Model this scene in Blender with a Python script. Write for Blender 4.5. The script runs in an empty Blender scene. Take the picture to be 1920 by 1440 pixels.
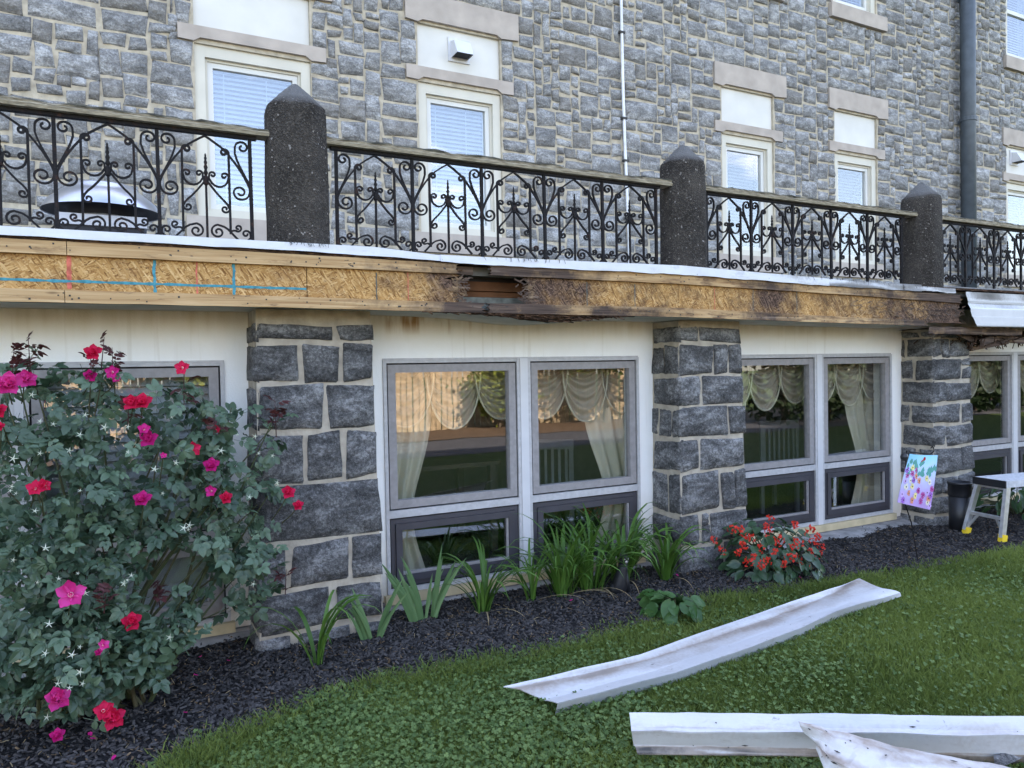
import bpy, math, random
import numpy as np
from mathutils import Vector, Matrix, noise
random.seed(7); rng = np.random.default_rng(11)
scene = bpy.context.scene
COL = scene.collection
R_ = math.radians

# ------------------------------------------------------------------ camera, sky, sun, exposure
CAM = Vector((0, 0, 1.5)); FPX = 1390.0
cam_right = Vector((0.88669, -0.46198, 0.01851)); cam_look = Vector((0.461612, 0.886826, -0.021285)).normalized()
cam_right = (cam_right - cam_look * cam_right.dot(cam_look))
cam_up = Vector((0.026236, 0.010336, 0.999602)); cam_up = (cam_up - cam_look * cam_up.dot(cam_look)).normalized()
cam_right = cam_look.cross(cam_up).normalized()
cd = bpy.data.cameras.new('camera'); cam = bpy.data.objects.new('camera', cd); COL.objects.link(cam)
cd.sensor_width = 36; cd.lens = 36 * FPX / 1920; cd.clip_end = 2000; cd.clip_start = 0.05
m3 = Matrix((cam_right, cam_up, -cam_look)).transposed()
cam.matrix_world = Matrix.Translation(CAM) @ m3.to_4x4()
scene.camera = cam

SUN_EL, SUN_AZ = R_(41), R_(8)          # the sun stands behind the building, the facade lies in its shade
world = bpy.data.worlds.new('World'); scene.world = world; world.use_nodes = True
nt = world.node_tree; nt.nodes.clear()
sky = nt.nodes.new('ShaderNodeTexSky'); sky.sky_type = 'NISHITA'; sky.sun_disc = False
sky.sun_elevation = SUN_EL; sky.sun_rotation = SUN_AZ; sky.air_density = 1.0; sky.dust_density = 1.6; sky.ozone_density = 0.8
tc = nt.nodes.new('ShaderNodeTexCoord'); mp = nt.nodes.new('ShaderNodeMapping'); mp.inputs['Scale'].default_value = (1.6, 1.6, 4.5)
cn = nt.nodes.new('ShaderNodeTexNoise'); cn.inputs['Scale'].default_value = 1.7; cn.inputs['Detail'].default_value = 7; cn.inputs['Roughness'].default_value = .58
cr = nt.nodes.new('ShaderNodeValToRGB'); cr.color_ramp.elements[0].position = .60; cr.color_ramp.elements[1].position = .84
mx = nt.nodes.new('ShaderNodeMix'); mx.data_type = 'RGBA'; mx.inputs[7].default_value = (9.5, 9.8, 10.4, 1)
bg = nt.nodes.new('ShaderNodeBackground'); bg.inputs['Strength'].default_value = 0.15
wo = nt.nodes.new('ShaderNodeOutputWorld')
L = nt.links.new
L(tc.outputs['Generated'], mp.inputs[0]); L(mp.outputs[0], cn.inputs['Vector']); L(cn.outputs['Fac'], cr.inputs[0]); L(cr.outputs[0], mx.inputs[0])
L(sky.outputs[0], mx.inputs[6]); L(mx.outputs[2], bg.inputs[0]); L(bg.outputs[0], wo.inputs[0])
sd = bpy.data.lights.new('sun', 'SUN'); sd.energy = 4.0; sd.angle = R_(.5); sd.color = (1, .94, .84)
sun = bpy.data.objects.new('sun', sd); COL.objects.link(sun)
sdir = Vector((math.sin(SUN_AZ) * math.cos(SUN_EL), math.cos(SUN_AZ) * math.cos(SUN_EL), math.sin(SUN_EL)))
sun.rotation_euler = sdir.to_track_quat('Z', 'Y').to_euler(); sun.location = sdir * 60
vs = scene.view_settings; vs.view_transform = 'Standard'; vs.look = 'None'; vs.gamma = 1; vs.use_curve_mapping = False
vs.exposure = 2.82
try:
    vs.use_white_balance = True; vs.white_balance_temperature = 7250; vs.white_balance_tint = 18
except Exception: pass
try: scene.cycles.max_bounces = 8; scene.cycles.transparent_max_bounces = 16
except Exception: pass

# ------------------------------------------------------------------ helpers: pixel to point on a real plane (for measuring), projection
def ray(px, py): return (cam_right * (px - 960) - cam_up * (py - 720) + cam_look * FPX)
def at(px, py, Y): r = ray(px, py); return CAM + r * (Y / r.y)
def atz(px, py, Z): r = ray(px, py); return CAM + r * ((Z - CAM.z) / r.z)
def proj(P):
    d = Vector(P) - CAM; z = d.dot(cam_look)
    if z < .05: return None
    return (960 + FPX * d.dot(cam_right) / z, 720 - FPX * d.dot(cam_up) / z, z)
def lerp(a, b, t): return a + (b - a) * t
def interp(tab, x):
    if x <= tab[0][0]: return tab[0][1]
    for (x0, y0), (x1, y1) in zip(tab, tab[1:]):
        if x <= x1: return y0 + (y1 - y0) * (x - x0) / (x1 - x0)
    return tab[-1][1]
def nz(x, y=0., z=0.): return noise.noise(Vector((x, y, z)))

# ------------------------------------------------------------------ materials
def mat(name, rough=.7, spec=.35):
    m = bpy.data.materials.new(name); m.use_nodes = True; t = m.node_tree; b = t.nodes['Principled BSDF']
    b.inputs['Roughness'].default_value = rough; b.inputs['Specular IOR Level'].default_value = spec
    return m, t, b
def tex(t, kind, vec=None, **kw):
    n = t.nodes.new(kind)
    for k, v in kw.items():
        k2 = k.replace('_', ' ')
        if k2 in n.inputs: n.inputs[k2].default_value = v
        else: setattr(n, k, v)
    if vec is not None: t.links.new(vec, n.inputs['Vector'])
    return n
def mapping(t, src, scale=(1, 1, 1), rot=(0, 0, 0), loc=(0, 0, 0)):
    n = t.nodes.new('ShaderNodeMapping'); n.inputs['Scale'].default_value = scale; n.inputs['Rotation'].default_value = rot; n.inputs['Location'].default_value = loc
    t.links.new(src, n.inputs[0]); return n.outputs[0]
def ramp(t, fac, stops):
    n = t.nodes.new('ShaderNodeValToRGB'); e = n.color_ramp.elements
    while len(e) < len(stops): e.new(.5)
    for el, (p, c) in zip(e, stops):
        el.position = p; el.color = (*c, 1) if len(c) == 3 else c
    t.links.new(fac, n.inputs[0]); return n.outputs[0]
def mixc(t, fac, a, b, mode='MIX'):
    n = t.nodes.new('ShaderNodeMix'); n.data_type = 'RGBA'; n.blend_type = mode
    for s, v in ((0, fac), (6, a), (7, b)):
        if isinstance(v, (int, float)): n.inputs[s].default_value = v
        elif isinstance(v, tuple): n.inputs[s].default_value = (*v, 1) if len(v) == 3 else v
        else: t.links.new(v, n.inputs[s])
    return n.outputs[2]
def math_(t, op, a, b=0., c=0., clamp=False):
    n = t.nodes.new('ShaderNodeMath'); n.operation = op; n.use_clamp = clamp
    for i, v in enumerate((a, b, c)):
        if isinstance(v, (int, float)): n.inputs[i].default_value = v
        else: t.links.new(v, n.inputs[i])
    return n.outputs[0]
def rng_(t, v, a, b, lo=0., hi=1.):
    n = t.nodes.new('ShaderNodeMapRange'); n.inputs[1].default_value = a; n.inputs[2].default_value = b; n.inputs[3].default_value = lo; n.inputs[4].default_value = hi
    t.links.new(v, n.inputs[0]); return n.outputs[0]
def bump(t, b, h, strength=.4, dist=.02):
    n = t.nodes.new('ShaderNodeBump'); n.inputs['Strength'].default_value = strength; n.inputs['Distance'].default_value = dist
    t.links.new(h, n.inputs['Height']); t.links.new(n.outputs[0], b.inputs['Normal'])
def pos(t): return t.nodes.new('ShaderNodeNewGeometry').outputs['Position']
def xyz(t, v): n = t.nodes.new('ShaderNodeSeparateXYZ'); t.links.new(v, n.inputs[0]); return n.outputs
def attr(t, name): n = t.nodes.new('ShaderNodeAttribute'); n.attribute_name = name; return n.outputs['Fac']
def base(t, b, c): t.links.new(c, b.inputs['Base Color']) if not isinstance(c, tuple) else setattr(b.inputs['Base Color'], 'default_value', (*c, 1))
M = {}
def simple(key, c, rough=.6, spec=.35, metal=0, var=.12, sc=9, bs=.0):
    m, t, b = mat(key, rough, spec); b.inputs['Metallic'].default_value = metal
    n = tex(t, 'ShaderNodeTexNoise', pos(t), Scale=sc, Detail=5.)
    lo = tuple(x * (1 - var) for x in c); hi = tuple(min(1, x * (1 + var)) for x in c)
    base(t, b, ramp(t, n.outputs['Fac'], [(.3, lo), (.7, hi)]))
    if bs: bump(t, b, n.outputs['Fac'], bs, .01)
    M[key] = m; return m, t, b

def stone_mat(key, dark, mid, light, sc):
    m, t, b = mat(key, .88, .25); p = pos(t); a = attr(t, 'tint')
    comb = t.nodes.new('ShaderNodeVectorMath'); comb.operation = 'ADD'; cx = t.nodes.new('ShaderNodeCombineXYZ')
    t.links.new(math_(t, 'MULTIPLY', a, 37.), cx.inputs[0]); t.links.new(math_(t, 'MULTIPLY', a, 91.), cx.inputs[2])
    t.links.new(p, comb.inputs[0]); t.links.new(cx.outputs[0], comb.inputs[1]); v = comb.outputs[0]
    n1 = tex(t, 'ShaderNodeTexNoise', mapping(t, v, (1, 1, 2.0), (0, .35, 0)), Scale=sc * .55, Detail=8., Roughness=.65, Distortion=.6)
    n2 = tex(t, 'ShaderNodeTexNoise', v, Scale=sc * 6, Detail=4., Roughness=.8)
    vo = tex(t, 'ShaderNodeTexVoronoi', mapping(t, v, (1, 1, 1.7), (0, .5, 0)), Scale=sc * 1.3, feature='F1')
    h = math_(t, 'ADD', math_(t, 'MULTIPLY', n1.outputs['Fac'], .9), math_(t, 'ADD', math_(t, 'MULTIPLY', vo.outputs['Distance'], .35), math_(t, 'MULTIPLY', n2.outputs['Fac'], .28)))
    c = ramp(t, math_(t, 'ADD', math_(t, 'MULTIPLY', n1.outputs['Fac'], .55), math_(t, 'MULTIPLY', n2.outputs['Fac'], .45)), [(.40, dark), (.5, mid), (.60, light)])
    c = mixc(t, rng_(t, a, 0, .86, .0, .6), c, (.5, .5, .5), 'MULTIPLY')
    warm = math_(t, 'GREATER_THAN', a, .86)
    c = mixc(t, math_(t, 'MULTIPLY', warm, .22), c, (.20, .165, .12))
    ck = tex(t, 'ShaderNodeTexNoise', mapping(t, v, (1, 1, 2.6), (0, .25, 0)), Scale=sc * .8, Detail=5., Roughness=.6, Distortion=1.2)
    c = mixc(t, rng_(t, math_(t, 'ABSOLUTE', math_(t, 'SUBTRACT', ck.outputs['Fac'], .46)), .022, .0, 0, .75), c, dark)
    fl = tex(t, 'ShaderNodeTexNoise', v, Scale=sc * 22, Detail=2.)
    c = mixc(t, rng_(t, fl.outputs['Fac'], .62, .72, 0, .4), c, light)
    base(t, b, c); bump(t, b, h, .85, .03); M[key] = m
stone_mat('stone_pale', (.125, .122, .117), (.27, .265, .255), (.50, .495, .48), 11)
stone_mat('stone_dark', (.040, .040, .040), (.122, .121, .121), (.31, .31, .308), 9)

def mortar(key, c):
    m, t, b = simple(key, c, .95, .1, 0, .22, 14); p = pos(t)
    n = tex(t, 'ShaderNodeTexNoise', p, Scale=60., Detail=5.); bump(t, b, n.outputs['Fac'], .5, .008)
mortar('mortar', (.41, .355, .27)); mortar('mortar_pier', (.38, .335, .27))

# stucco, with water stains and mildew mixed with painted overhang shade under the eaves and rusty run-off at the sill
m, t, b = mat('stucco', .93, .15); p = pos(t); X_, Y_, Z_ = xyz(t, p)
n1 = tex(t, 'ShaderNodeTexNoise', mapping(t, p, (1.4, 1, .8)), Scale=2.2, Detail=7., Roughness=.65)
n2 = tex(t, 'ShaderNodeTexNoise', p, Scale=120., Detail=3.)
n3 = tex(t, 'ShaderNodeTexNoise', mapping(t, p, (7, 1, .8)), Scale=2.5, Detail=5.)
c = ramp(t, n1.outputs['Fac'], [(.3, (.78, .775, .75)), (.7, (.85, .85, .83))])
mil_shade = math_(t, 'MULTIPLY', rng_(t, math_(t, 'ADD', Z_, math_(t, 'MULTIPLY', n1.outputs['Fac'], .22)), 1.80, 1.96), rng_(t, n3.outputs['Fac'], .1, .75), clamp=True)
c = mixc(t, math_(t, 'MULTIPLY', mil_shade, .62), c, (.44, .37, .21)); dr = tex(t, 'ShaderNodeTexNoise', mapping(t, p, (16, 1, .5)), Scale=2., Detail=5.); c = mixc(t, rng_(t, dr.outputs['Fac'], .60, .78, 0, .35), c, (.50, .45, .36))
rx = math_(t, 'MULTIPLY', rng_(t, X_, 1.38, 1.5), rng_(t, X_, 2.15, 1.85), clamp=True)
rs = math_(t, 'MULTIPLY', math_(t, 'MULTIPLY', rx, rng_(t, Z_, 1.72, 1.80), clamp=True), rng_(t, n3.outputs['Fac'], .5, .62), clamp=True)
c = mixc(t, math_(t, 'MULTIPLY', rs, .85), c, (.33, .17, .05))
lowm = math_(t, 'MULTIPLY', rng_(t, math_(t, 'ADD', Z_, math_(t, 'MULTIPLY', n1.outputs['Fac'], .5)), .85, .30), rng_(t, n1.outputs['Fac'], .25, .6), clamp=True)
c = mixc(t, math_(t, 'MULTIPLY', lowm, .7), c, (.50, .37, .20))
base(t, b, c); bump(t, b, math_(t, 'ADD', n2.outputs['Fac'], math_(t, 'MULTIPLY', n1.outputs['Fac'], 2.)), .35, .006); M['stucco'] = m

simple('lintel', (.38, .325, .275), .9, .2, 0, .14, 5, .15); simple('infill', (.60, .58, .53), .8, .2, 0, .07, 3, .05)
simple('casing', (.54, .505, .42), .6, .3, 0, .06, 4); simple('sash_white', (.58, .57, .53), .5, .4, 0, .05, 4)
simple('frame_greige', (.26, .245, .243), .55, .4, 0, .12, 30); simple('frame_silver', (.42, .415, .42), .5, .5, 0, .12, 30)
simple('frame_dark', (.045, .043, .052), .5, .45, 0, .15, 6); simple('gasket', (.02, .02, .022), .7, .2)
simple('sill_yellow', (.52, .43, .27), .85, .2, 0, .18, 7, .1); simple('concrete', (.27, .26, .25), .95, .15, 0, .3, 12, .4)
m, t, b = mat('black_iron', .65, .2); n1 = tex(t, 'ShaderNodeTexNoise', pos(t), Scale=22., Detail=7., Roughness=.7); n2 = tex(t, 'ShaderNodeTexNoise', pos(t), Scale=160., Detail=2.)
base(t, b, mixc(t, rng_(t, n1.outputs['Fac'], .55, .72, 0, .75), (.0075, .0065, .007), (.055, .022, .012))); bump(t, b, math_(t, 'ADD', n1.outputs['Fac'], n2.outputs['Fac']), .7, .006); M['black_iron'] = m; simple('black_plastic', (.012, .013, .016), .45, .5)
simple('aluminium', (.60, .61, .63), .36, .5, .85, .12, 25); simple('yellow_rubber', (.75, .52, .03), .6, .3)
simple('platform', (.50, .51, .53), .6, .3, 0, .16, 30); simple('white_paint', (.55, .55, .56), .45, .4, 0, .06, 5)
simple('galv', (.56, .57, .60), .30, .5, .9, .10, 8); simple('fan_dark', (.03, .03, .033), .6, .3)
simple('downspout', (.055, .068, .078), .5, .4, 0, .2, 8); simple('conduit', (.66, .66, .66), .5, .4)
simple('curtain', (.40, .34, .27), .95, .1, 0, .06, 6); simple('drape', (.52, .475, .37), .95, .1, 0, .06, 6)
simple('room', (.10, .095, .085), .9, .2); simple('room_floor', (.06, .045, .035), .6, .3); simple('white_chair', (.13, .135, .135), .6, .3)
simple('blind', (.22, .26, .31), .6, .3, 0, .03); simple('blind_dark', (.085, .09, .085), .6, .3, 0, .05); simple('blind_grey', (.36, .38, .40), .6, .3, 0, .05); simple('deck', (.20, .20, .20), .95, .1, 0, .25, 5)
simple('soffit', (.50, .48, .43), .8, .2, 0, .15, 4); simple('paint_blue', (.05, .22, .26), .9, .1, 0, .35, 40); simple('paint_red', (.50, .13, .09), .9, .1, 0, .35, 40)
simple('pencil', (.09, .10, .09), .9, .1); simple('asphalt', (.05, .05, .053), .95, .15, 0, .2, 30); simple('roofing', (.10, .10, .10), .9)
simple('fence_wood', (.30, .225, .14), .9, .1, 0, .3, 6); simple('bark', (.09, .07, .05), .95, .1, 0, .3, 20, .5); simple('membrane', (.10, .105, .09), .9, .2, 0, .5, 16)
simple('cavity_wood', (.085, .038, .018), .9, .1, 0, .4, 7); simple('nail', (.03, .028, .026), .6); simple('cat_black', (.010, .010, .012), .55, .4); simple('cat_face', (.35, .33, .31), .7)
simple('jeans', (.03, .05, .09), .9)

# white aluminium with dirt
def white_metal(key, dirt, amt):
    m, t, b = mat(key, .42, .45); p = pos(t); tcn = t.nodes.new('ShaderNodeTexCoord')
    n1 = tex(t, 'ShaderNodeTexNoise', p, Scale=5., Detail=8., Roughness=.7); n2 = tex(t, 'ShaderNodeTexNoise', p, Scale=55., Detail=4.)
    dm = attr(t, 'tint')
    w = math_(t, 'ADD', math_(t, 'MULTIPLY', dm, 1.25), math_(t, 'SUBTRACT', n1.outputs['Fac'], .55))
    w = rng_(t, math_(t, 'ADD', w, math_(t, 'MULTIPLY', n2.outputs['Fac'], .45)), .34, .95)
    c = ramp(t, n1.outputs['Fac'], [(.3, (.47, .475, .48)), (.7, (.55, .555, .56))])
    sp = tex(t, 'ShaderNodeTexNoise', p, Scale=38., Detail=2.)
    c = mixc(t, rng_(t, sp.outputs['Fac'], .73, .78, 0, .5), c, (.10, .09, .08))
    stv = tex(t, 'ShaderNodeTexNoise', mapping(t, mapping(t, p, (1, 1, 1), (0, 0, .12)), (2.2, 26, 26)), Scale=1.6, Detail=6., Roughness=.7)
    w = math_(t, 'MAXIMUM', w, math_(t, 'MULTIPLY', rng_(t, stv.outputs['Fac'], .56, .70), rng_(t, dm, .02, .35), clamp=True))
    c = mixc(t, math_(t, 'MULTIPLY', w, amt, clamp=True), c, dirt); c = mixc(t, math_(t, 'MULTIPLY', rng_(t, dm, .55, .95), rng_(t, n1.outputs['Fac'], .40, .60), clamp=True), c, (.045, .04, .036)); base(t, b, c)
    bump(t, b, n1.outputs['Fac'], .12, .02); M[key] = m
white_metal('flashing', (.14, .13, .12), .9); white_metal('trim', (.22, .165, .12), .8)

# oriented strand board and planks; rot stains sit where the leak was
def rot_mask(t, p, n):
    X, Y, Z = xyz(t, p)
    d1 = math_(t, 'ABSOLUTE', math_(t, 'SUBTRACT', X, 1.98))
    a = rng_(t, d1, 1.05, .22)
    b2 = rng_(t, X, 4.3, 6.0)
    c2 = math_(t, 'MULTIPLY', rng_(t, math_(t, 'ABSOLUTE', math_(t, 'SUBTRACT', X, 4.15)), .5, .05), .85)
    low = math_(t, 'MULTIPLY', math_(t, 'MULTIPLY', rng_(t, X, 2.3, 2.6), rng_(t, X, 3.6, 3.0), clamp=True), rng_(t, Z, 1.96, 1.86), clamp=True)
    k = math_(t, 'MAXIMUM', math_(t, 'MAXIMUM', a, b2), math_(t, 'MAXIMUM', c2, math_(t, 'MULTIPLY', low, .8)))
    return rng_(t, math_(t, 'ADD', k, math_(t, 'MULTIPLY', math_(t, 'SUBTRACT', n, .5), 2.1)), .28, .92)
m, t, b = mat('osb', .9, .15); p = pos(t)
acc = None; hacc = None
for i, (rot, sc) in enumerate(((.15, 1), (-.55, 1.15), (.85, .9), (-.15, 1.3), (.45, 1.5), (-1.0, 1.2))):
    v = mapping(t, mapping(t, p, (1, 0, 1), (0, rot, 0)), (23 * sc, 1, 120 * sc), (0, 0, 0), (i * 3.3, 0, i * 1.7))
    wn = tex(t, 'ShaderNodeTexNoise', p, Scale=14., Detail=3.)
    v2 = t.nodes.new('ShaderNodeVectorMath'); v2.operation = 'ADD'; t.links.new(v, v2.inputs[0]); t.links.new(wn.outputs['Color'], v2.inputs[1])
    vo = tex(t, 'ShaderNodeTexVoronoi', v2.outputs[0], Scale=1., feature='F1')
    s = t.nodes.new('ShaderNodeSeparateColor'); t.links.new(vo.outputs['Color'], s.inputs[0])
    val = s.outputs[0]
    if acc is None: acc = val
    else:
        pick = math_(t, 'GREATER_THAN', s.outputs[1], .55)
        acc = math_(t, 'ADD', math_(t, 'MULTIPLY', val, pick), math_(t, 'MULTIPLY', acc, math_(t, 'SUBTRACT', 1., pick)))
n1 = tex(t, 'ShaderNodeTexNoise', p, Scale=6., Detail=8., Roughness=.7)
c = ramp(t, acc, [(0, (.18, .08, .026)), (.25, (.36, .19, .065)), (.7, (.47, .275, .105)), (1, (.60, .39, .18))])
st = tex(t, 'ShaderNodeTexNoise', mapping(t, p, (1, 1, 1.6)), Scale=3.1, Detail=9., Roughness=.72)
c = mixc(t, rng_(t, st.outputs['Fac'], .48, .70, 0, .65), c, (.20, .105, .05)); Xs, Ys, Zs = xyz(t, p); s2 = tex(t, 'ShaderNodeTexNoise', p, Scale=4.5, Detail=9., Roughness=.75)
c = mixc(t, math_(t, 'MULTIPLY', math_(t, 'MULTIPLY', rng_(t, Xs, 1.9, 2.6), rng_(t, s2.outputs['Fac'], .50, .66), clamp=True), .8), c, (.07, .04, .025)); sk = tex(t, 'ShaderNodeTexNoise', p, Scale=75., Detail=3.)
c = mixc(t, rng_(t, sk.outputs['Fac'], .62, .70, 0, .55), c, (.09, .045, .025))
rk = rot_mask(t, p, n1.outputs['Fac'])
rc = ramp(t, acc, [(0, (.025, .016, .012)), (.5, (.085, .05, .034)), (1, (.19, .12, .085))])
c = mixc(t, rk, c, rc); base(t, b, c); bump(t, b, acc, .5, .006); M['osb'] = m
m, t, b = mat('plank', .85, .2); p = pos(t)
w = tex(t, 'ShaderNodeTexNoise', mapping(t, p, (1.1, 1, 30)), Scale=2.2, Detail=6., Distortion=.8)
n1 = tex(t, 'ShaderNodeTexNoise', p, Scale=5., Detail=8., Roughness=.7)
kn = tex(t, 'ShaderNodeTexVoronoi', mapping(t, p, (1.5, 1, 6)), Scale=1.6)
c = ramp(t, w.outputs['Fac'], [(.3, (.30, .175, .08)), (.55, (.43, .28, .14)), (.75, (.52, .36, .20))])
c = mixc(t, rng_(t, kn.outputs['Distance'], .10, .05, 0, .8), c, (.10, .055, .03))
sm = tex(t, 'ShaderNodeTexNoise', mapping(t, p, (3, 1, 14)), Scale=1.6, Detail=6., Roughness=.7)
Xs, Ys, Zs = xyz(t, p); c = mixc(t, rng_(t, math_(t, 'ADD', sm.outputs['Fac'], rng_(t, Xs, 1.6, 2.4, 0, .09)), .58, .72, 0, .8), c, (.10, .055, .035))
rk = rot_mask(t, p, n1.outputs['Fac'])
rc = ramp(t, w.outputs['Fac'], [(.3, (.03, .02, .016)), (.6, (.10, .068, .052)), (.75, (.20, .145, .11))])
c = mixc(t, rk, c, rc); base(t, b, c); bump(t, b, w.outputs['Fac'], .4, .006); M['plank'] = m
m, t, b = mat('rotten', .95, .1); p = pos(t)
w = tex(t, 'ShaderNodeTexNoise', mapping(t, p, (3, 6, 14)), Scale=5., Detail=8., Distortion=1.)
base(t, b, ramp(t, w.outputs['Fac'], [(.35, (.012, .009, .007)), (.55, (.06, .033, .02)), (.75, (.17, .10, .06))])); bump(t, b, w.outputs['Fac'], .9, .02); M['rotten'] = m
m, t, b = mat('old_rail', .9, .15); p = pos(t); X_, Y_, Z_ = xyz(t, p)
n1 = tex(t, 'ShaderNodeTexNoise', mapping(t, p, (2, 6, 10)), Scale=3.5, Detail=8., Roughness=.7); n2 = tex(t, 'ShaderNodeTexNoise', mapping(t, p, (5, 8, 30)), Scale=4., Detail=5.)
c = ramp(t, n2.outputs['Fac'], [(.3, (.15, .125, .085)), (.7, (.36, .315, .23))])
k = rng_(t, math_(t, 'ADD', math_(t, 'MULTIPLY', math_(t, 'SUBTRACT', Z_, 2.757), 22.), math_(t, 'MULTIPLY', n1.outputs['Fac'], 1.3)), .62, .86)
c = mixc(t, k, c, ramp(t, n2.outputs['Fac'], [(.35, (.02, .02, .016)), (.7, (.10, .095, .07))])); base(t, b, c); bump(t, b, n1.outputs['Fac'], .6, .02); M['old_rail'] = m
m, t, b = mat('aggregate', .93, .2); p = pos(t)
n1 = tex(t, 'ShaderNodeTexNoise', p, Scale=4., Detail=6.); vo = tex(t, 'ShaderNodeTexVoronoi', p, Scale=120.); s = t.nodes.new('ShaderNodeSeparateColor'); t.links.new(vo.outputs['Color'], s.inputs[0])
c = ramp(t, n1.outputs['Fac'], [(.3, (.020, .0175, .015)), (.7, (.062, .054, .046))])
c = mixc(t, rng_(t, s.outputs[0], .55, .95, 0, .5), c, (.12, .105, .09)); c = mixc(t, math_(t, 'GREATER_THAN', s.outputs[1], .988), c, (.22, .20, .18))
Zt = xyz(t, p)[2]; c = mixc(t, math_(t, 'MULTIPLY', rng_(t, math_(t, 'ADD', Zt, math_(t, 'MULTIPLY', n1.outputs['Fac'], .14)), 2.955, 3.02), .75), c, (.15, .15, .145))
base(t, b, c); bump(t, b, vo.outputs['Distance'], .8, .012); M['aggregate'] = m

# window glass: clear, with the mirror image growing towards grazing angles
m = bpy.data.materials.new('glass'); m.use_nodes = True; t = m.node_tree; t.nodes.clear()
out = t.nodes.new('ShaderNodeOutputMaterial'); gl = t.nodes.new('ShaderNodeBsdfGlossy'); gl.inputs['Roughness'].default_value = 0.0; gl.inputs['Color'].default_value = (.95, .97, 1, 1)
tr = t.nodes.new('ShaderNodeBsdfTransparent'); tr.inputs['Color'].default_value = (.95, .965, .96, 1)
geo = t.nodes.new('ShaderNodeNewGeometry'); dp = t.nodes.new('ShaderNodeVectorMath'); dp.operation = 'DOT_PRODUCT'; t.links.new(geo.outputs['Normal'], dp.inputs[0]); t.links.new(geo.outputs['Incoming'], dp.inputs[1])
fr5 = math_(t, 'POWER', math_(t, 'SUBTRACT', 1., math_(t, 'ABSOLUTE', dp.outputs['Value']), clamp=True), 5.); frv = math_(t, 'ADD', math_(t, 'MULTIPLY', fr5, .88), .115, clamp=True); mxs = t.nodes.new('ShaderNodeMixShader')
nn = tex(t, 'ShaderNodeTexNoise', pos(t), Scale=2.2, Detail=1.); bn = t.nodes.new('ShaderNodeBump'); bn.inputs['Strength'].default_value = .015; bn.inputs['Distance'].default_value = .05
t.links.new(nn.outputs['Fac'], bn.inputs['Height']); t.links.new(bn.outputs[0], gl.inputs['Normal'])
t.links.new(frv, mxs.inputs[0]); t.links.new(tr.outputs[0], mxs.inputs[1]); t.links.new(gl.outputs[0], mxs.inputs[2]); t.links.new(mxs.outputs[0], out.inputs[0]); M['glass'] = m
# sheer valance lets some light through
m, t, b = mat('sheer', .95, .1); b.inputs['Alpha'].default_value = .80; base(t, b, (.42, .355, .275)); M['sheer'] = m

def leaf_mat(key, lo, hi, rough=.5, spec=.35, trans=.25):
    m, t, b = mat(key, rough, spec); a = attr(t, 'tint'); n = tex(t, 'ShaderNodeTexNoise', pos(t), Scale=14., Detail=3.)
    c = ramp(t, math_(t, 'ADD', math_(t, 'MULTIPLY', a, .7), math_(t, 'MULTIPLY', n.outputs['Fac'], .3)), [(.1, lo), (.85, hi)])
    base(t, b, c); tl = t.nodes.new('ShaderNodeBsdfTranslucent'); t.links.new(c, tl.inputs[0]); mxs = t.nodes.new('ShaderNodeMixShader'); mxs.inputs[0].default_value = trans
    o = t.nodes['Material Output']; t.links.new(b.outputs[0], mxs.inputs[1]); t.links.new(tl.outputs[0], mxs.inputs[2]); t.links.new(mxs.outputs[0], o.inputs[0]); M[key] = m
leaf_mat('rose_leaf', (.020, .050, .028), (.110, .180, .105), .42, .5); leaf_mat('rose_young', (.045, .012, .014), (.10, .03, .028)); leaf_mat('cane', (.05, .07, .025), (.09, .08, .04), .7)
leaf_mat('pink', (.62, .02, .19), (.80, .08, .36), .6, .2, .35); leaf_mat('magenta', (.52, .010, .15), (.70, .035, .28), .6, .2, .35); leaf_mat('red', (.62, .010, .055), (.78, .03, .12), .6, .2, .35)
leaf_mat('petal_center', (.75, .45, .45), (.85, .6, .5)); leaf_mat('calyx', (.50, .53, .40), (.72, .74, .62), .7)
leaf_mat('daylily', (.035, .10, .012), (.10, .21, .04), .45); leaf_mat('iris', (.06, .14, .05), (.14, .24, .10), .45); leaf_mat('straw', (.28, .20, .10), (.42, .32, .18), .8)
leaf_mat('hosta', (.028, .085, .02), (.07, .155, .045), .4); leaf_mat('begonia_leaf', (.022, .055, .025), (.055, .115, .05), .3, .5); leaf_mat('begonia_red', (.55, .02, .012), (.75, .05, .025), .5)
leaf_mat('shrub', (.015, .05, .012), (.04, .10, .03), .3, .5); leaf_mat('grass', (.050, .092, .016), (.225, .285, .065), .6, .25, .45); leaf_mat('clover', (.048, .10, .026), (.175, .26, .085), .55, .25, .35)
leaf_mat('tree_leaf', (.05, .10, .012), (.22, .24, .03), .6, .2, .4); leaf_mat('dark_leaf', (.008, .02, .006), (.02, .04, .012), .6, .2, .2)
leaf_mat('litter', (.09, .055, .03), (.24, .16, .09), .9); leaf_mat('chip', (.010, .009, .009), (.078, .070, .066), .85, .25, 0.)
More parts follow.
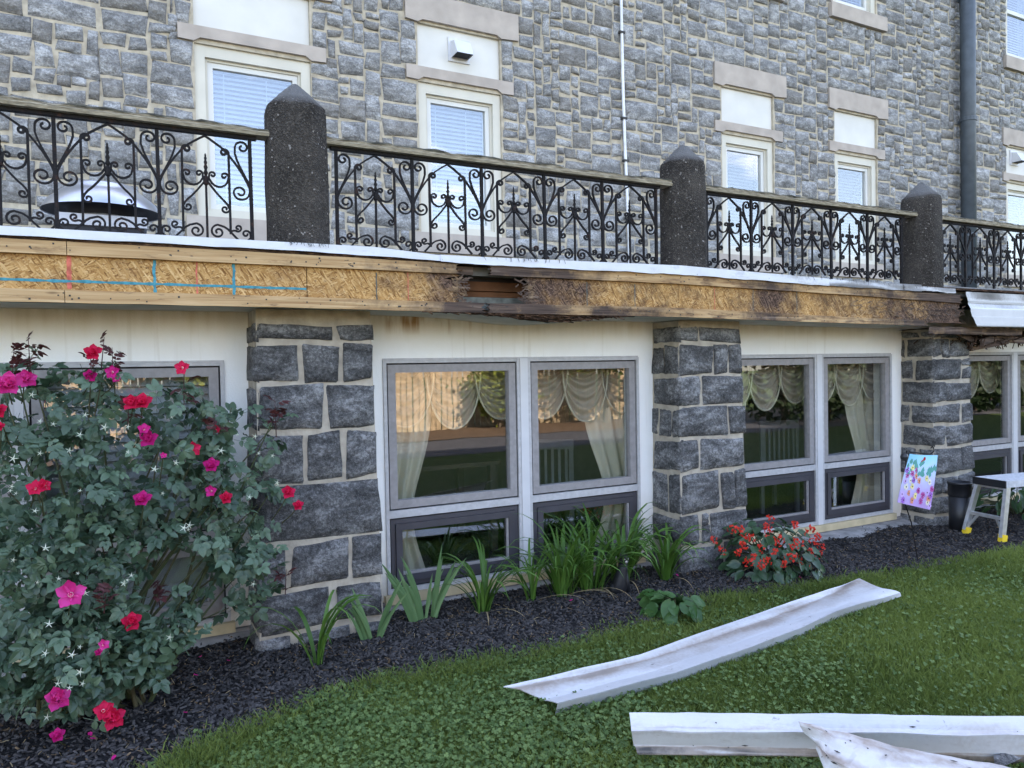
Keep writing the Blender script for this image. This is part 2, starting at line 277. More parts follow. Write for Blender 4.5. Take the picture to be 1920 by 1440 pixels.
# lawn soil with thatch; mulch
m, t, b = mat('lawn', .95, .1); p = pos(t); n1 = tex(t, 'ShaderNodeTexNoise', p, Scale=2.5, Detail=8., Roughness=.7); n2 = tex(t, 'ShaderNodeTexNoise', p, Scale=90., Detail=4.)
base(t, b, mixc(t, n2.outputs['Fac'], ramp(t, n1.outputs['Fac'], [(.3, (.022, .042, .009)), (.7, (.05, .075, .018))]), (.03, .05, .012))); bump(t, b, n2.outputs['Fac'], .8, .03); M['lawn'] = m
m, t, b = mat('mulch', .95, .15); p = pos(t); n1 = tex(t, 'ShaderNodeTexNoise', mapping(t, p, (1, 2, 1)), Scale=45., Detail=6., Roughness=.7); n0 = tex(t, 'ShaderNodeTexNoise', p, Scale=1.6, Detail=4.)
c = ramp(t, n1.outputs['Fac'], [(.35, (.007, .007, .008)), (.65, (.035, .032, .031))]); c = mixc(t, rng_(t, n0.outputs['Fac'], .5, .7, 0, .35), c, (.06, .04, .025)); base(t, b, c); bump(t, b, n1.outputs['Fac'], 1., .03); M['mulch'] = m

# ------------------------------------------------------------------ mesh building and the scene tree
WO = {}
class MB:
    def __init__(s): s.v = []; s.f = []; s.t = []; s.tint = 0.
    def add(s, vs, fs, tint=None):
        o = len(s.v); s.v += [tuple(v) for v in vs]; s.f += [tuple(i + o for i in f) for f in fs]; s.t += [s.tint if tint is None else tint] * len(vs); return o
    def box(s, x0, x1, y0, y1, z0, z1, tint=None):
        s.add([(x0, y0, z0), (x1, y0, z0), (x1, y1, z0), (x0, y1, z0), (x0, y0, z1), (x1, y0, z1), (x1, y1, z1), (x0, y1, z1)],
              [(0, 3, 2, 1), (4, 5, 6, 7), (0, 1, 5, 4), (1, 2, 6, 5), (2, 3, 7, 6), (3, 0, 4, 7)], tint)
    def bar(s, a, b, w, h, up=(0, 0, 1)):          # a square bar from a to b
        a, b = Vector(a), Vector(b); d = (b - a).normalized(); u = Vector(up); sd = d.cross(u)
        if sd.length < 1e-4: sd = d.cross(Vector((0, 1, 0)))
        sd.normalize(); u = sd.cross(d).normalized(); vs = []
        for q in (a, b):
            for i, j in ((-1, -1), (1, -1), (1, 1), (-1, 1)): vs.append(q + sd * (i * w / 2) + u * (j * h / 2))
        s.add(vs, [(0, 1, 2, 3), (7, 6, 5, 4), (0, 4, 5, 1), (1, 5, 6, 2), (2, 6, 7, 3), (3, 7, 4, 0)])
    def frame(s, x0, x1, z0, z1, w, y0, y1, wb=None, wt=None):   # four mitre-free members round an opening
        wb = w if wb is None else wb; wt = w if wt is None else wt
        s.box(x0, x0 + w, y0, y1, z0, z1); s.box(x1 - w, x1, y0, y1, z0, z1); s.box(x0 + w, x1 - w, y0 + .0015, y1, z0, z0 + wb); s.box(x0 + w, x1 - w, y0 + .0015, y1, z1 - wt, z1)
    def tube(s, pts, r, n=6, cap=True, tint=None):
        pts = [Vector(p) for p in pts]; rs = r if isinstance(r, (list, tuple)) else [r] * len(pts); vs = []; fs = []
        ref = Vector((.13, .2, .97))
        for i, p in enumerate(pts):
            d = (pts[min(i + 1, len(pts) - 1)] - pts[max(i - 1, 0)]).normalized(); a = d.cross(ref)
            if a.length < 1e-3: a = d.cross(Vector((1, 0, 0)))
            a.normalize(); b = d.cross(a)
            for k in range(n):
                th = 2 * math.pi * k / n; vs.append(p + (a * math.cos(th) + b * math.sin(th)) * rs[i])
        for i in range(len(pts) - 1):
            for k in range(n): k2 = (k + 1) % n; fs.append((i * n + k, i * n + k2, (i + 1) * n + k2, (i + 1) * n + k))
        if cap: fs.append(tuple(range(n))[::-1]); fs.append(tuple((len(pts) - 1) * n + k for k in range(n)))
        s.add(vs, fs, tint)
    def strip(s, pts, w, d, yc=0.):               # a flat iron strip bent in the X-Z plane: thickness w, depth d
        n = len(pts); vs = []; fs = []
        for i, (x, z) in enumerate(pts):
            ax, az = pts[max(i - 1, 0)]; bx, bz = pts[min(i + 1, n - 1)]; l = math.hypot(bx - ax, bz - az) or 1; nx, nz_ = -(bz - az) / l * w / 2, (bx - ax) / l * w / 2
            vs += [(x + nx, yc - d / 2, z + nz_), (x - nx, yc - d / 2, z - nz_), (x - nx, yc + d / 2, z - nz_), (x + nx, yc + d / 2, z + nz_)]
        for i in range(n - 1):
            for k in range(4): k2 = (k + 1) % 4; fs.append((i * 4 + k, i * 4 + k2, i * 4 + 4 + k2, i * 4 + 4 + k))
        fs += [(3, 2, 1, 0), tuple(4 * (n - 1) + k for k in range(4))]; s.add(vs, fs)
    def lathe(s, prof, n=16, c=(0, 0, 0), sx=1, sy=1, rot=0, caps=True):
        vs = []; fs = []
        for r, z in prof:
            for k in range(n): th = 2 * math.pi * k / n + rot; vs.append((c[0] + r * math.cos(th) * sx, c[1] + r * math.sin(th) * sy, c[2] + z))
        for i in range(len(prof) - 1):
            for k in range(n): k2 = (k + 1) % n; fs.append((i * n + k, i * n + k2, (i + 1) * n + k2, (i + 1) * n + k))
        if caps: fs += [tuple(range(n))[::-1], tuple((len(prof) - 1) * n + k for k in range(n))]
        s.add(vs, fs)
    def grid(s, fn, nu, nv, tint=None):
        vs = [fn(i / nu, j / nv) for j in range(nv + 1) for i in range(nu + 1)]
        s.add(vs, [(j * (nu + 1) + i, j * (nu + 1) + i + 1, (j + 1) * (nu + 1) + i + 1, (j + 1) * (nu + 1) + i) for j in range(nv) for i in range(nu)], tint)
    def prism(s, poly, y0, y1, tint=None):        # outline in X-Z, thickness in Y (poly counter-clockwise seen from -Y)
        n = len(poly); s.add([(x, y0, z) for x, z in poly] + [(x, y1, z) for x, z in poly],
            [tuple(range(n)), tuple(range(2 * n - 1, n - 1, -1))] + [(i, i + n, (i + 1) % n + n, (i + 1) % n) for i in range(n)], tint)
    def mesh(s, name, m, org=(0, 0, 0), smooth=False):
        me = bpy.data.meshes.new(name); o = Vector(org); me.from_pydata([tuple(Vector(v) - o) for v in s.v], [], s.f)
        if any(s.t):
            a = me.attributes.new('tint', 'FLOAT', 'POINT'); a.data.foreach_set('value', s.t)
        me.materials.append(M[m] if isinstance(m, str) else m)
        if smooth: me.polygons.foreach_set('use_smooth', [True] * len(me.polygons))
        me.update(); return me
    def build(s, name, m, parent=None, org=None, smooth=False):
        o = Vector(org) if org is not None else (WO[parent].copy() if parent is not None else Vector((0, 0, 0)))
        return link(name, s.mesh(name, m, o, smooth), parent, o)
def link(name, me, parent=None, loc=(0, 0, 0), rot=(0, 0, 0), sc=(1, 1, 1)):
    ob = bpy.data.objects.new(name, me); COL.objects.link(ob); w = Vector(loc)
    if parent is not None: ob.parent = parent; ob.location = w - WO[parent]
    else: ob.location = w
    ob.rotation_euler = rot; ob.scale = sc; WO[ob] = w; return ob
def tag(o, label=None, cat=None, group=None, kind=None):
    if label: o['label'] = label
    if cat: o['category'] = cat
    if group: o['group'] = group
    if kind: o['kind'] = kind
    return o
def thing(name, label, cat, loc=(0, 0, 0), group=None): return tag(link(name, None, None, loc), label, cat, group)
def np_mesh(name, V, F, m, parent=None, tint=None, smooth=False):   # big meshes straight from arrays; F is (n,k)
    me = bpy.data.meshes.new(name); V = np.asarray(V, np.float32); F = np.asarray(F, np.int32); k = F.shape[1]
    if parent is not None: V = V - np.array(WO[parent], np.float32)
    me.vertices.add(len(V)); me.vertices.foreach_set('co', V.ravel()); me.loops.add(F.size); me.loops.foreach_set('vertex_index', F.ravel())
    me.polygons.add(len(F)); me.polygons.foreach_set('loop_start', np.arange(0, F.size, k, dtype=np.int32))
    if tint is not None: a = me.attributes.new('tint', 'FLOAT', 'POINT'); a.data.foreach_set('value', np.asarray(tint, np.float32))
    me.materials.append(M[m]); me.update(); me.validate()
    if smooth: me.polygons.foreach_set('use_smooth', [True] * len(me.polygons))
    return link(name, me, parent, WO[parent] if parent is not None else (0, 0, 0))
def sheet_with_holes(mb, x0, x1, z0, z1, holes, y, y2):
    xs = sorted({x0, x1, *[h[0] for h in holes], *[h[1] for h in holes]}); zs = sorted({z0, z1, *[h[2] for h in holes], *[h[3] for h in holes]})
    xs = [x for x in xs if x0 <= x <= x1]; zs = [z for z in zs if z0 <= z <= z1]
    for a, b in zip(xs, xs[1:]):
        run = None
        for c, d in zip(zs, zs[1:]):
            cx, cz = (a + b) / 2, (c + d) / 2
            if any(h[0] < cx < h[1] and h[2] < cz < h[3] for h in holes):
                if run: mb.box(a, b, y, y2, *run); run = None
            else: run = (run[0] if run else c, d)
        if run: mb.box(a, b, y, y2, *run)

# ------------------------------------------------------------------ ground
YB = [(-6, 2.2), (-1, 2.45), (-.3, 2.8), (.13, 3.08), (.31, 3.17), (.75, 3.39), (1.26, 3.38), (1.81, 3.33), (2.38, 3.41), (3.22, 3.53), (3.92, 3.45), (4.55, 3.38), (6.15, 3.25), (9, 3.1), (20, 3)]
mb = MB(); mb.grid(lambda u, v: (lerp(-120, 120, u), lerp(-120, 120, v), -.012), 24, 24); tag(mb.build('lawn', 'lawn'), kind='structure')
def mulch_h(x, y): return .008 + .018 * nz(x * 2.3, y * 2.3) + .010 * nz(x * 7, y * 7, 3.)
mb = MB()
def mf(u, v):
    x = lerp(-6, 16, u); y0 = interp(YB, x) + .04 * nz(x * 3.1); y = lerp(y0, 4.62, v); return (x, y, max(-.008, mulch_h(x, y) + .004) if 0 < v else -.016)
mb.grid(mf, 220, 16); tag(mb.build('mulch_bed', 'mulch', smooth=True), kind='structure')
mb = MB(); mb.grid(lambda u, v: (lerp(-40, 40, u), lerp(-5.6, -3.0, v), -.006 + .002 * 0), 8, 2); tag(mb.build('driveway', 'asphalt'), kind='structure')
mb = MB(); mb.grid(lambda u, v: (lerp(-40, 40, u), lerp(-8.2, -5.6, v), .0 + .03 * abs(nz(u * 70, v * 5))), 80, 4); tag(mb.build('garden_strip', 'litter'), kind='structure')

# ------------------------------------------------------------------ the tall stone building behind the terrace
YU = 7.0
sb = thing('stone_building', 'tall grey rubble stone building rising behind the iron terrace railing', 'building', (4, YU + .3, 0))
WINS = [(.60, 1.60), (2.66, 3.58), (6.66, 7.55), (8.71, 9.59), (12.78, 13.75)]
Z0, Z1 = 2.88, 4.38
ops = []          # openings: x0,x1,z0,z1
for a, b in WINS: ops += [(a, b, Z0, Z1), (a, b, 4.52, 4.96)]
UPW = [(6.66, 7.55), (8.70, 9.60), (12.78, 13.75)]
for a, b in UPW: ops.append((a, b, 6.39, 8.0))
mb = MB(); sheet_with_holes(mb, -9, 22, 2.0, 9.5, ops, YU + .012, YU + .35); mb.build('wall', 'mortar', sb)
mb = MB(); mb.box(-9.4, 22.4, YU + .36, 17, 9.3, 9.7); mb.build('roof', 'roofing', sb)
mb = MB(); mb.box(-9, -8.7, YU + .36, 17, -.3, 9.29); mb.build('side_wall', 'mortar', sb); mb = MB(); mb.box(21.7, 22, YU + .36, 17, -.3, 9.29); mb.build('side_wall', 'mortar', sb)
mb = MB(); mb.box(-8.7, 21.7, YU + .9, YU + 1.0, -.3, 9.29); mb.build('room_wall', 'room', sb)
# rough rectangular rubble, packed course by course round the openings
block = []
for a, b in WINS:
    block += [(a - .14, b + .15, 4.385, 4.525), (a - .03, b + .03, 4.5, 4.97), (a - .14, b + .22, 4.955, 5.25), (a - .02, b + .02, 2.80, Z1 + .02), (a - .12, b + .12, 2.66, 2.885)]
for a, b in UPW: block += [(a - .02, b + .02, 6.36, 8.1), (a - .10, b + .17, 6.185, 6.40)]
CX, CZ = .052, .047; GX0, GZ0 = -2.2, 2.1; NX, NZ = int(22.5 / CX), int(6.4 / CZ)
occ = np.zeros((NX, NZ), bool)
for a, b, c, d in block:
    occ[max(0, int(math.floor((a - GX0) / CX + .15))):int(math.ceil((b - GX0) / CX - .15)), max(0, int(math.floor((c - GZ0) / CZ + .15))):int(math.ceil((d - GZ0) / CZ - .15))] = True
rects = []
for j in range(NZ):
    for i in range(NX):
        if occ[i, j]: continue
        big = random.random(); w, h = (random.choice((2, 3, 3, 4)), random.choice((2, 2, 3))) if big < .34 else (random.choice((4, 5, 5, 6, 6, 7)), random.choice((3, 3, 4, 4, 5))) if big < .85 else (random.choice((7, 8, 9, 10)), random.choice((4, 5)))
        k = 0
        while k < w and i + k < NX and not occ[i + k, j]: k += 1
        k2 = k
        while i + k2 < NX and not occ[i + k2, j] and k2 - k < 2: k2 += 1
        if k2 - k < 2: k = k2 if k2 <= 10 else k       # swallow slivers
        w = k; l = 0
        while l < h and j + l < NZ and not occ[i:i + w, j + l].any(): l += 1
        h = max(l, 1)
        if l < 2 and j + h + 1 < NZ and not occ[i:i + w, j + h:j + h + 1].any(): h += 1
        occ[i:i + w, j:j + h] = True; rects.append((GX0 + i * CX, GX0 + (i + w) * CX, GZ0 + j * CZ, GZ0 + (j + h) * CZ))
def snap(r):     # stones run right up to the lintels and window frames
    x0, x1, z0, z1 = r
    for a, b, c, d in block:
        if min(z1, d) - max(z0, c) > .4 * (z1 - z0):
            if -.04 < a - x1 < .075: x1 = a + .012
            if -.04 < x0 - b < .075: x0 = b - .012
        if min(x1, b) - max(x0, a) > .4 * (x1 - x0):
            if -.04 < c - z1 < .07: z1 = c + .010
            if -.04 < z0 - d < .07: z0 = d - .010
    return (x0, x1, z0, z1)
rects = [snap(r) for r in rects]
def stone_geo(mb, x0, x1, z0, z1, yf, d, gap, seed, U=(0, .05, .35, .68, .95, 1), V=(0, .08, .5, .92, 1), rough=.5, jit=.3, fn=None, tint=0.):
    """a quarry-faced block: its rim sinks into the joint, its face stands proud and uneven"""
    r = random.Random(seed); x0 += gap; x1 -= gap; z0 += gap; z1 -= gap; w, h = x1 - x0, z1 - z0
    cj = [(r.uniform(-1, 1) * gap * jit * 2.2, r.uniform(-1, 1) * gap * jit * 2.2) for _ in range(4)]
    vs = []; nu, nv = len(U), len(V)
    for jv, v in enumerate(V):
        for iu, u in enumerate(U):
            ox = lerp(lerp(cj[0][0], cj[1][0], u), lerp(cj[2][0], cj[3][0], u), v); oz = lerp(lerp(cj[0][1], cj[1][1], u), lerp(cj[2][1], cj[3][1], u), v)
            x = x0 + u * w + ox; z = z0 + v * h + oz; rim = iu in (0, nu - 1) or jv in (0, nv - 1)
            if rim:
                x += nz(x * 9, z * 9, seed % 50) * gap * .8; z += nz(x * 9, z * 9, seed % 50 + 9.) * gap * .8
                y = yf + .012
            else:
                edge = min(u, 1 - u) * w < .035 or min(v, 1 - v) * h < .035
                y = yf - d * ((.55 if edge else 1.) + rough * nz(x * 6.5, z * 6.5, seed * .37)) ; x += r.uniform(-1, 1) * .006; z += r.uniform(-1, 1) * .006
            vs.append((x, y, z) if fn is None else fn(x, y, z))
    fs = [(j * nu + i, j * nu + i + 1, (j + 1) * nu + i + 1, (j + 1) * nu + i) for j in range(nv - 1) for i in range(nu - 1)]
    mb.add(vs, fs, tint)
def area_px(r):
    a, b, c, d = r; q = proj(((a + b) / 2, YU, (c + d) / 2))
    if q is None or not (-20 < q[0] < 1940 and -20 < q[1] < 560): return 0
    return (b - a) * (d - c) / q[2] ** 2 / q[2]
def hid(r):   # stones mostly behind the railing posts or the deck edge are not among the largest seen
    q = proj(((r[0] + r[1]) / 2, YU, (r[2] + r[3]) / 2)); return q and ((500 < q[0] < 610 and q[1] > 200) or q[1] > 425 + .06 * q[0])
order = sorted(range(len(rects)), key=lambda i: -area_px(rects[i]) * (0 if hid(rects[i]) else 1)); single = set(order[:298])
rest = MB()
for i, rr in enumerate(rects):
    tnt = random.random(); d = random.uniform(.006, .017)
    if i in single:
        s = MB(); stone_geo(s, *rr, YU, d, .0105, i, jit=.7, tint=tnt); s.build('stone', 'stone_pale', sb, ((rr[0] + rr[1]) / 2, YU, rr[2]), smooth=True)
    else: stone_geo(rest, *rr, YU, d, .0105, i, jit=.7, tint=tnt)
tag(rest.build('rubble_stone', 'stone_pale', sb, smooth=True), kind='stuff')
for k, (a, b) in enumerate(WINS):
    lo = MB()      # lower lintel with ears that hang beside the opening
    lo.prism([(a - .13, 4.39), (a - .005, 4.385), (a + .05, 4.42), (b - .05, 4.42), (b + .005, 4.385), (b + .14, 4.39), (b + .14, 4.52), (a - .13, 4.52)], YU - .018, YU + .2); lo.build('lintel', 'lintel', sb)
    up = MB(); up.prism([(a - .13, 4.97), (a - .005, 4.955), (a + .05, 4.985), (b - .05, 4.985), (b + .005, 4.955), (b + .21, 4.97), (b + .21, 5.24), (a - .13, 5.24)], YU - .022, YU + .2); up.build('lintel', 'lintel', sb)
    ip = MB(); ip.box(a + .001, b - .001, YU + .045, YU + .2, 4.521, 4.984); ip.build('infill_panel', 'infill', sb)
    sl = MB(); sl.box(a - .10, b + .10, YU - .03, YU + .22, 2.68, 2.875); sl.build('sill', 'lintel', sb)
def upper_window(a, b, z0, z1, blind_len, two=False, sash2=False):
    c = MB(); c.frame(a + .001, b - .001, z0, z1, .085, YU + .035, YU + .2, .06, .10); c.frame(a + .086, b - .086, z0 + .061, z1 - .101, .022, YU + .07, YU + .2)
    win = c.build('window', 'casing', sb)
    s = MB(); s.frame(a + .109, b - .109, z0 + .084, z1 - .124, .045, YU + .085, YU + .16)
    if sash2: s.box(a + .155, b - .155, YU + .083, YU + .15, (z0 + z1) / 2 - .03, (z0 + z1) / 2 + .03)
    s.build('sash', 'sash_white', win)
    g = MB(); g.box(a + .15, b - .15, YU + .110, YU + .114, z0 + .125, z1 - .165); g.build('pane', 'glass', win)
    bl = MB(); zt, zb = z1 - .13, z0 + .12; n = int((zt - zb) / .042)
    for i in range(n):
        z = zt - i * .042; bl.add([(a + .14, YU + .150, z - .017), (b - .14, YU + .150, z - .017), (b - .14, YU + .185, z + .017), (a + .14, YU + .185, z + .017)], [(0, 1, 2, 3)])
    for q in (.25, .62): bl.box(lerp(a, b, q) - .003, lerp(a, b, q) + .003, YU + .146, YU + .149, zb, zt)
    tag(bl.build('blind', 'blind_dark' if two else 'blind', win), kind='stuff')
    bk = MB(); bk.box(a - .2, b + .2, YU + .36, YU + .40, z0 - .2, z1 + .2); bk.build('sun_block_back', 'room', win)  # added dark panel, keeps sunlight from leaking through the window opening
for a, b in WINS: upper_window(a, b, Z0, Z1, 1., two=a > 5)
for a, b in UPW:
    upper_window(a, b, 6.395, 8.0, 1., sash2=True)
    sl = MB(); sl.box(a - .09, b + .16, YU - .05, YU + .2, 6.20, 6.392); sl.build('sill', 'lintel', sb)

# downspout, conduit, vent hoods: they hang on the building as things of their own
def downspout():
    t = thing('downspout', 'dark grey round downspout running down the stone wall at right', 'downpipe', (11.47, 6.9, 2.2))
    p = MB(); p.tube([(11.47, 6.84, 2.16), (11.47, 6.84, 9.2)], .105, 14); p.build('pipe', 'downspout', t, smooth=True)
    for z in (3.4, 5.15, 7.0):
        q = MB(); q.lathe([(.112, -.03), (.116, -.025), (.116, .025), (.112, .03)], 14, (11.47, 6.84, z)); q.box(11.45, 11.49, 6.93, 6.99, z - .02, z + .02); q.build('bracket', 'downspout', t)
downspout()
t = thing('conduit', 'thin white vertical conduit strapped to the stone wall', 'pipe', (5.14, 6.96, 2.2))
p = MB(); p.tube([(5.175, 6.955, 2.16), (5.17, 6.955, 3.0), (5.135, 6.955, 4.0), (5.12, 6.955, 4.6), (5.11, 6.955, 5.8), (5.10, 6.955, 9.2)], .017, 8); p.build('pipe', 'conduit', t, smooth=True)
for x, z in ((5.125, 4.33), (5.14, 3.85), (5.112, 5.3), (5.16, 3.2)):
    q = MB(); q.box(x - .035, x + .035, 6.934, 6.975, z - .012, z + .012); q.build('clip', 'nail', t)
def hood(x, z, label, s=1.):
    t = thing('vent_hood', label, 'vent', (x, YU + .03, z), 'dryer vent hoods on the blank window panels')
    p = MB(); p.box(x - .12 * s, x + .12 * s, YU + .028, YU + .043, z - .12 * s, z + .12 * s); p.build('flange', 'white_paint', t)
    w, h = .09 * s, .085 * s
    q = MB(); q.add([(x - w, YU + .03, z + h), (x + w, YU + .03, z + h), (x + w, YU - .05, z + h * .75), (x - w, YU - .05, z + h * .75), (x - w, YU - .13, z - h), (x + w, YU - .13, z - h), (x - w, YU + .03, z - h), (x + w, YU + .03, z - h)],
                    [(0, 1, 2, 3)[::-1], (3, 2, 5, 4)[::-1], (0, 3, 4, 6), (1, 7, 5, 2)]); q.build('cowl', 'white_paint', t)
    f = MB(); f.add([(x - w * .93, YU - .105, z - h * .8), (x + w * .93, YU - .105, z - h * .8), (x + w * .93, YU + .02, z - h * .9), (x - w * .93, YU + .02, z - h * .9)], [(0, 1, 2, 3)]); f.build('flap', 'fan_dark', t)
hood(3.12, 4.765, 'white vent hood on the blank panel above the middle blue blind window')
hood(13.05, 4.80, 'small white vent hood on the blank panel at the far right edge')

# ------------------------------------------------------------------ the low terrace wing: stucco bays, stone piers, fascia
YW = 4.45
tw = thing('terrace_wing', 'low cream stucco wing with stone piers under a stripped rotten wooden fascia', 'building', (3.5, YW, 0))
BAYS = [[(-1.45, -.50), (-.46, .492)], [(1.412, 2.372), (2.432, 3.372)], [(4.295, 5.262), (5.325, 6.256)], [(7.16, 8.195), (8.262, 9.20)]]
holes = []
for bay in BAYS: holes.append((bay[0][0], bay[1][1], .10, 1.566))
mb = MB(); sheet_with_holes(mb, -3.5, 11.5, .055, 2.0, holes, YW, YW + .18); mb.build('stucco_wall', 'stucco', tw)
mb = MB(); mb.box(-3.5, 11.5, YW - .02, YW + .2, -.2, .052); mb.build('foundation', 'concrete', tw)
for (x0, x1, dep) in ((1.30, 3.50, .06), (4.20, 6.42, .22), (-2.2, .62, .10), (7.0, 9.4, .12)):
    mb = MB(); mb.grid(lambda u, v: (lerp(x0, x1, u), YW - .021 - dep * (1 - abs(1 - 2 * v) ** 3) * (.9 + .2 * nz(u * 9, v)), lerp(-.05, .046, v) - .012 * (v > .5)), 30, 6); mb.build('footing', 'concrete', tw, smooth=True)
for bay in BAYS:    # painted sill strip
    mb = MB(); mb.box(bay[0][0] - .02, bay[1][1] + .02, YW - .035, YW - .001, .040, .098); mb.build('sill', 'sill_yellow', tw)
# sagging line of the eaves
SOF = [(-2, 1.848), (.7, 1.848), (1.4, 1.842), (3.4, 1.826), (5, 1.812), (6.4, 1.797), (12, 1.79)]
def sof(x): return interp(SOF, x) - .044 * math.exp(-((x - 2.33) / .42) ** 2)
mb = MB(); mb.grid(lambda u, v: (lerp(-3.4, 6.05, u), lerp(3.925, YW - .002, v), sof(lerp(-3.4, 6.05, u)) - .001), 120, 4); mb.grid(lambda u, v: (lerp(-3.4, 6.05, u), lerp(3.925, YW - .002, v), sof(lerp(-3.4, 6.05, u)) + .008), 120, 4)
mb.build('soffit', 'soffit', tw, smooth=True)
mb = MB(); mb.box(-3.5, 11.5, 3.99, YU - .035, 2.05, 2.145); mb.build('deck', 'deck', tw)
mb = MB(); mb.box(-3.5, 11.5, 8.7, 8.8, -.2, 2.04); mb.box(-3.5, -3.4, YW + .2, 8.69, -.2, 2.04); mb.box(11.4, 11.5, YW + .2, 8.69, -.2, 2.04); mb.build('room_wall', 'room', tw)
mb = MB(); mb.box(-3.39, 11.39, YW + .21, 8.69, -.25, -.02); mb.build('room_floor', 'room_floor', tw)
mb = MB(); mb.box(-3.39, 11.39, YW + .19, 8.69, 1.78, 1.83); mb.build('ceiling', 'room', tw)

# window pairs
def lower_window(a, b, dark, grey_blind=False, side=0):
    z0, z1 = .10, 1.565
    o = MB(); o.frame(a + .0005, b - .0005, z0 + .0005, z1, .022, YW - .012, YW + .10, .03, .02); o.box(a + .023, b - .023, YW - .010, YW + .10, .575, .622)
    win = o.build('window', 'frame_silver', tw)
    g = MB(); g.frame(a + .023, b - .023, .623, z1 - .021, .008, YW + .004, YW + .09); g.frame(a + .023, b - .023, z0 + .031, .574, .008, YW + .004, YW + .09); g.build('gasket', 'gasket', win)
    s = MB(); s.frame(a + .032, b - .032, .632, z1 - .030, .050, YW - .004, YW + .05); s.build('upper_sash', 'frame_greige', win)
    p = MB(); p.box(a + .078, b - .078, YW + .026, YW + .030, .678, z1 - .076); p.build('pane', 'glass', win)
    k = 'frame_dark' if dark else 'frame_greige'
    h = MB(); h.frame(a + .032, b - .032, z0 + .040, .565, .028, YW - .002, YW + .06); h.frame(a + .061, b - .061, z0 + .069, .536, .042, YW - .014, YW + .03); h.build('lower_sash', k, win)
    p = MB(); p.box(a + .099, b - .099, YW + .012, YW + .016, z0 + .107, .498); p.build('pane', 'glass', win)
    st = MB(); st.box(a + .104, b - .104, YW - .006, YW + .011, z0 + .112, z0 + .128); st.box(b - .118, b - .105, YW - .006, YW + .0105, z0 + .13, .49); st.build('glazing_bead', 'frame_greige', win)
    if grey_blind:
        bl = MB()
        for i in range(int(1.3 / .05)):
            z = 1.46 - i * .05; bl.add([(a + .05, YW + .10, z - .023), (b - .05, YW + .10, z - .023), (b - .05, YW + .13, z + .023), (a + .05, YW + .13, z + .023)], [(0, 1, 2, 3)])
        tag(bl.build('blind', 'blind_grey', win), kind='stuff')
for k, bay in enumerate(BAYS):
    for i, (a, b) in enumerate(bay): lower_window(a, b, k > 0, k == 0)
    m_ = MB(); x0, x1 = bay[0][1], bay[1][0]; m_.box(x0 + .0005, x1 - .0005, YW - .016, YW + .1, .10, 1.566); m_.build('mullion', 'white_paint', tw)
    m2 = MB(); m2.box(bay[0][0], bay[1][1], YW - .004, YW + .11, 1.5662, 1.575); m2.build('head_trim', 'frame_silver', tw)

# piers: battered, quarry-faced blocks in thick tan joints; every block is traced course by course
def pier(xl, xr, courses, s, bt, stain=0.):
    """courses: list of (z0,z1,[front joints as fractions],[side joints])"""
    yf0 = 4.15; zt = 1.80
    def warp(x, y, z):
        k = (zt - z) / zt; cx = (xl + xr) / 2
        return (x + (x - cx) / (xr - xl) * 2 * s * k, y - bt * k * (1 if y < YW - .05 else 0), z)
    core = MB(); nzv = 14
    def cv(u, v):
        z = lerp(-.1, sof((xl + xr) / 2) - .003, v); seg = [(xl, YW + .02), (xl, yf0 + .008), (xr, yf0 + .008), (xr, YW + .02)]
        k = u * 3; i = min(2, int(k)); f = k - i; x = lerp(seg[i][0], seg[i + 1][0], f); y = lerp(seg[i][1], seg[i + 1][1], f); return warp(x, y, z)
    core.grid(cv, 12, nzv); pr = core.build('pier', 'mortar_pier', tw)
    U = (0, .04, .16, .36, .6, .82, .96, 1); V = (0, .06, .28, .55, .8, .94, 1)
    for ci, (z0, z1, fj, sj) in enumerate(courses):
        fx = [0] + fj + [1]
        for i, (a, b) in enumerate(zip(fx, fx[1:])):
            cells = [(z0, z1)]
            if b - a < 0: continue
            x0, x1 = lerp(xl, xr, a), lerp(xl, xr, b); sd = int(xl * 100) * 50 + ci * 9 + i; tn = random.random() * .8
            sub = cells if not (x1 - x0 < .13 and z1 - z0 > .2 and random.random() < .5) else [(z0, lerp(z0, z1, .62)), (lerp(z0, z1, .62), z1)]
            for q, (za, zb) in enumerate(sub):
                st = MB(); x0e = x0 - (.013 if i == 0 else 0); x1e = x1 + (.013 if i == len(fx) - 2 else 0)
                stone_geo(st, x0e, x1e, za, zb, yf0, .019, .0112, sd + q * 31, U, V, .5, .55, warp, tn)
                if i == 0 and q == 0:   # the corner stone turns the corner: its return on the left flank
                    dy = sj[0] * (YW - yf0)
                    stone_geo(st, yf0 - .013 + 0, yf0 + dy, za, zb, xl, .018, .0112, sd + 5, U[:], V[:], .4, .6, lambda x, y, z: warp(y, x, z), tn)
                st.build('stone', 'stone_dark', pr, ((x0 + x1) / 2, yf0, za), smooth=True)
        sx = list(sj) + [1]
        for i, (a, b) in enumerate(zip(sx, sx[1:])):
            if b - a < .12: continue
            st = MB(); stone_geo(st, yf0 + a * (YW - yf0), yf0 + b * (YW - yf0) + .01, z0, z1, xl, .018, .0112, ci * 77 + i + int(xl * 9), U, V, .4, .6, lambda x, y, z: warp(y, x, z), random.random() * .7)
            st.build('stone', 'stone_dark', pr, (xl, yf0 + .2, z0), smooth=True)
    return pr
pier(.625, 1.255, [(1.665, 1.775, [.68], [1.]), (1.435, 1.662, [.36, .71], [1.]), (1.175, 1.435, [.56], [.8]), (.885, 1.172, [.40, .72], [1.]), (.57, .885, [], [1.]), (.31, .565, [.24, .73], [.85]), (.08, .31, [.58], [1.]), (-.13, .08, [.26, .75], [1.])], .028, .03)
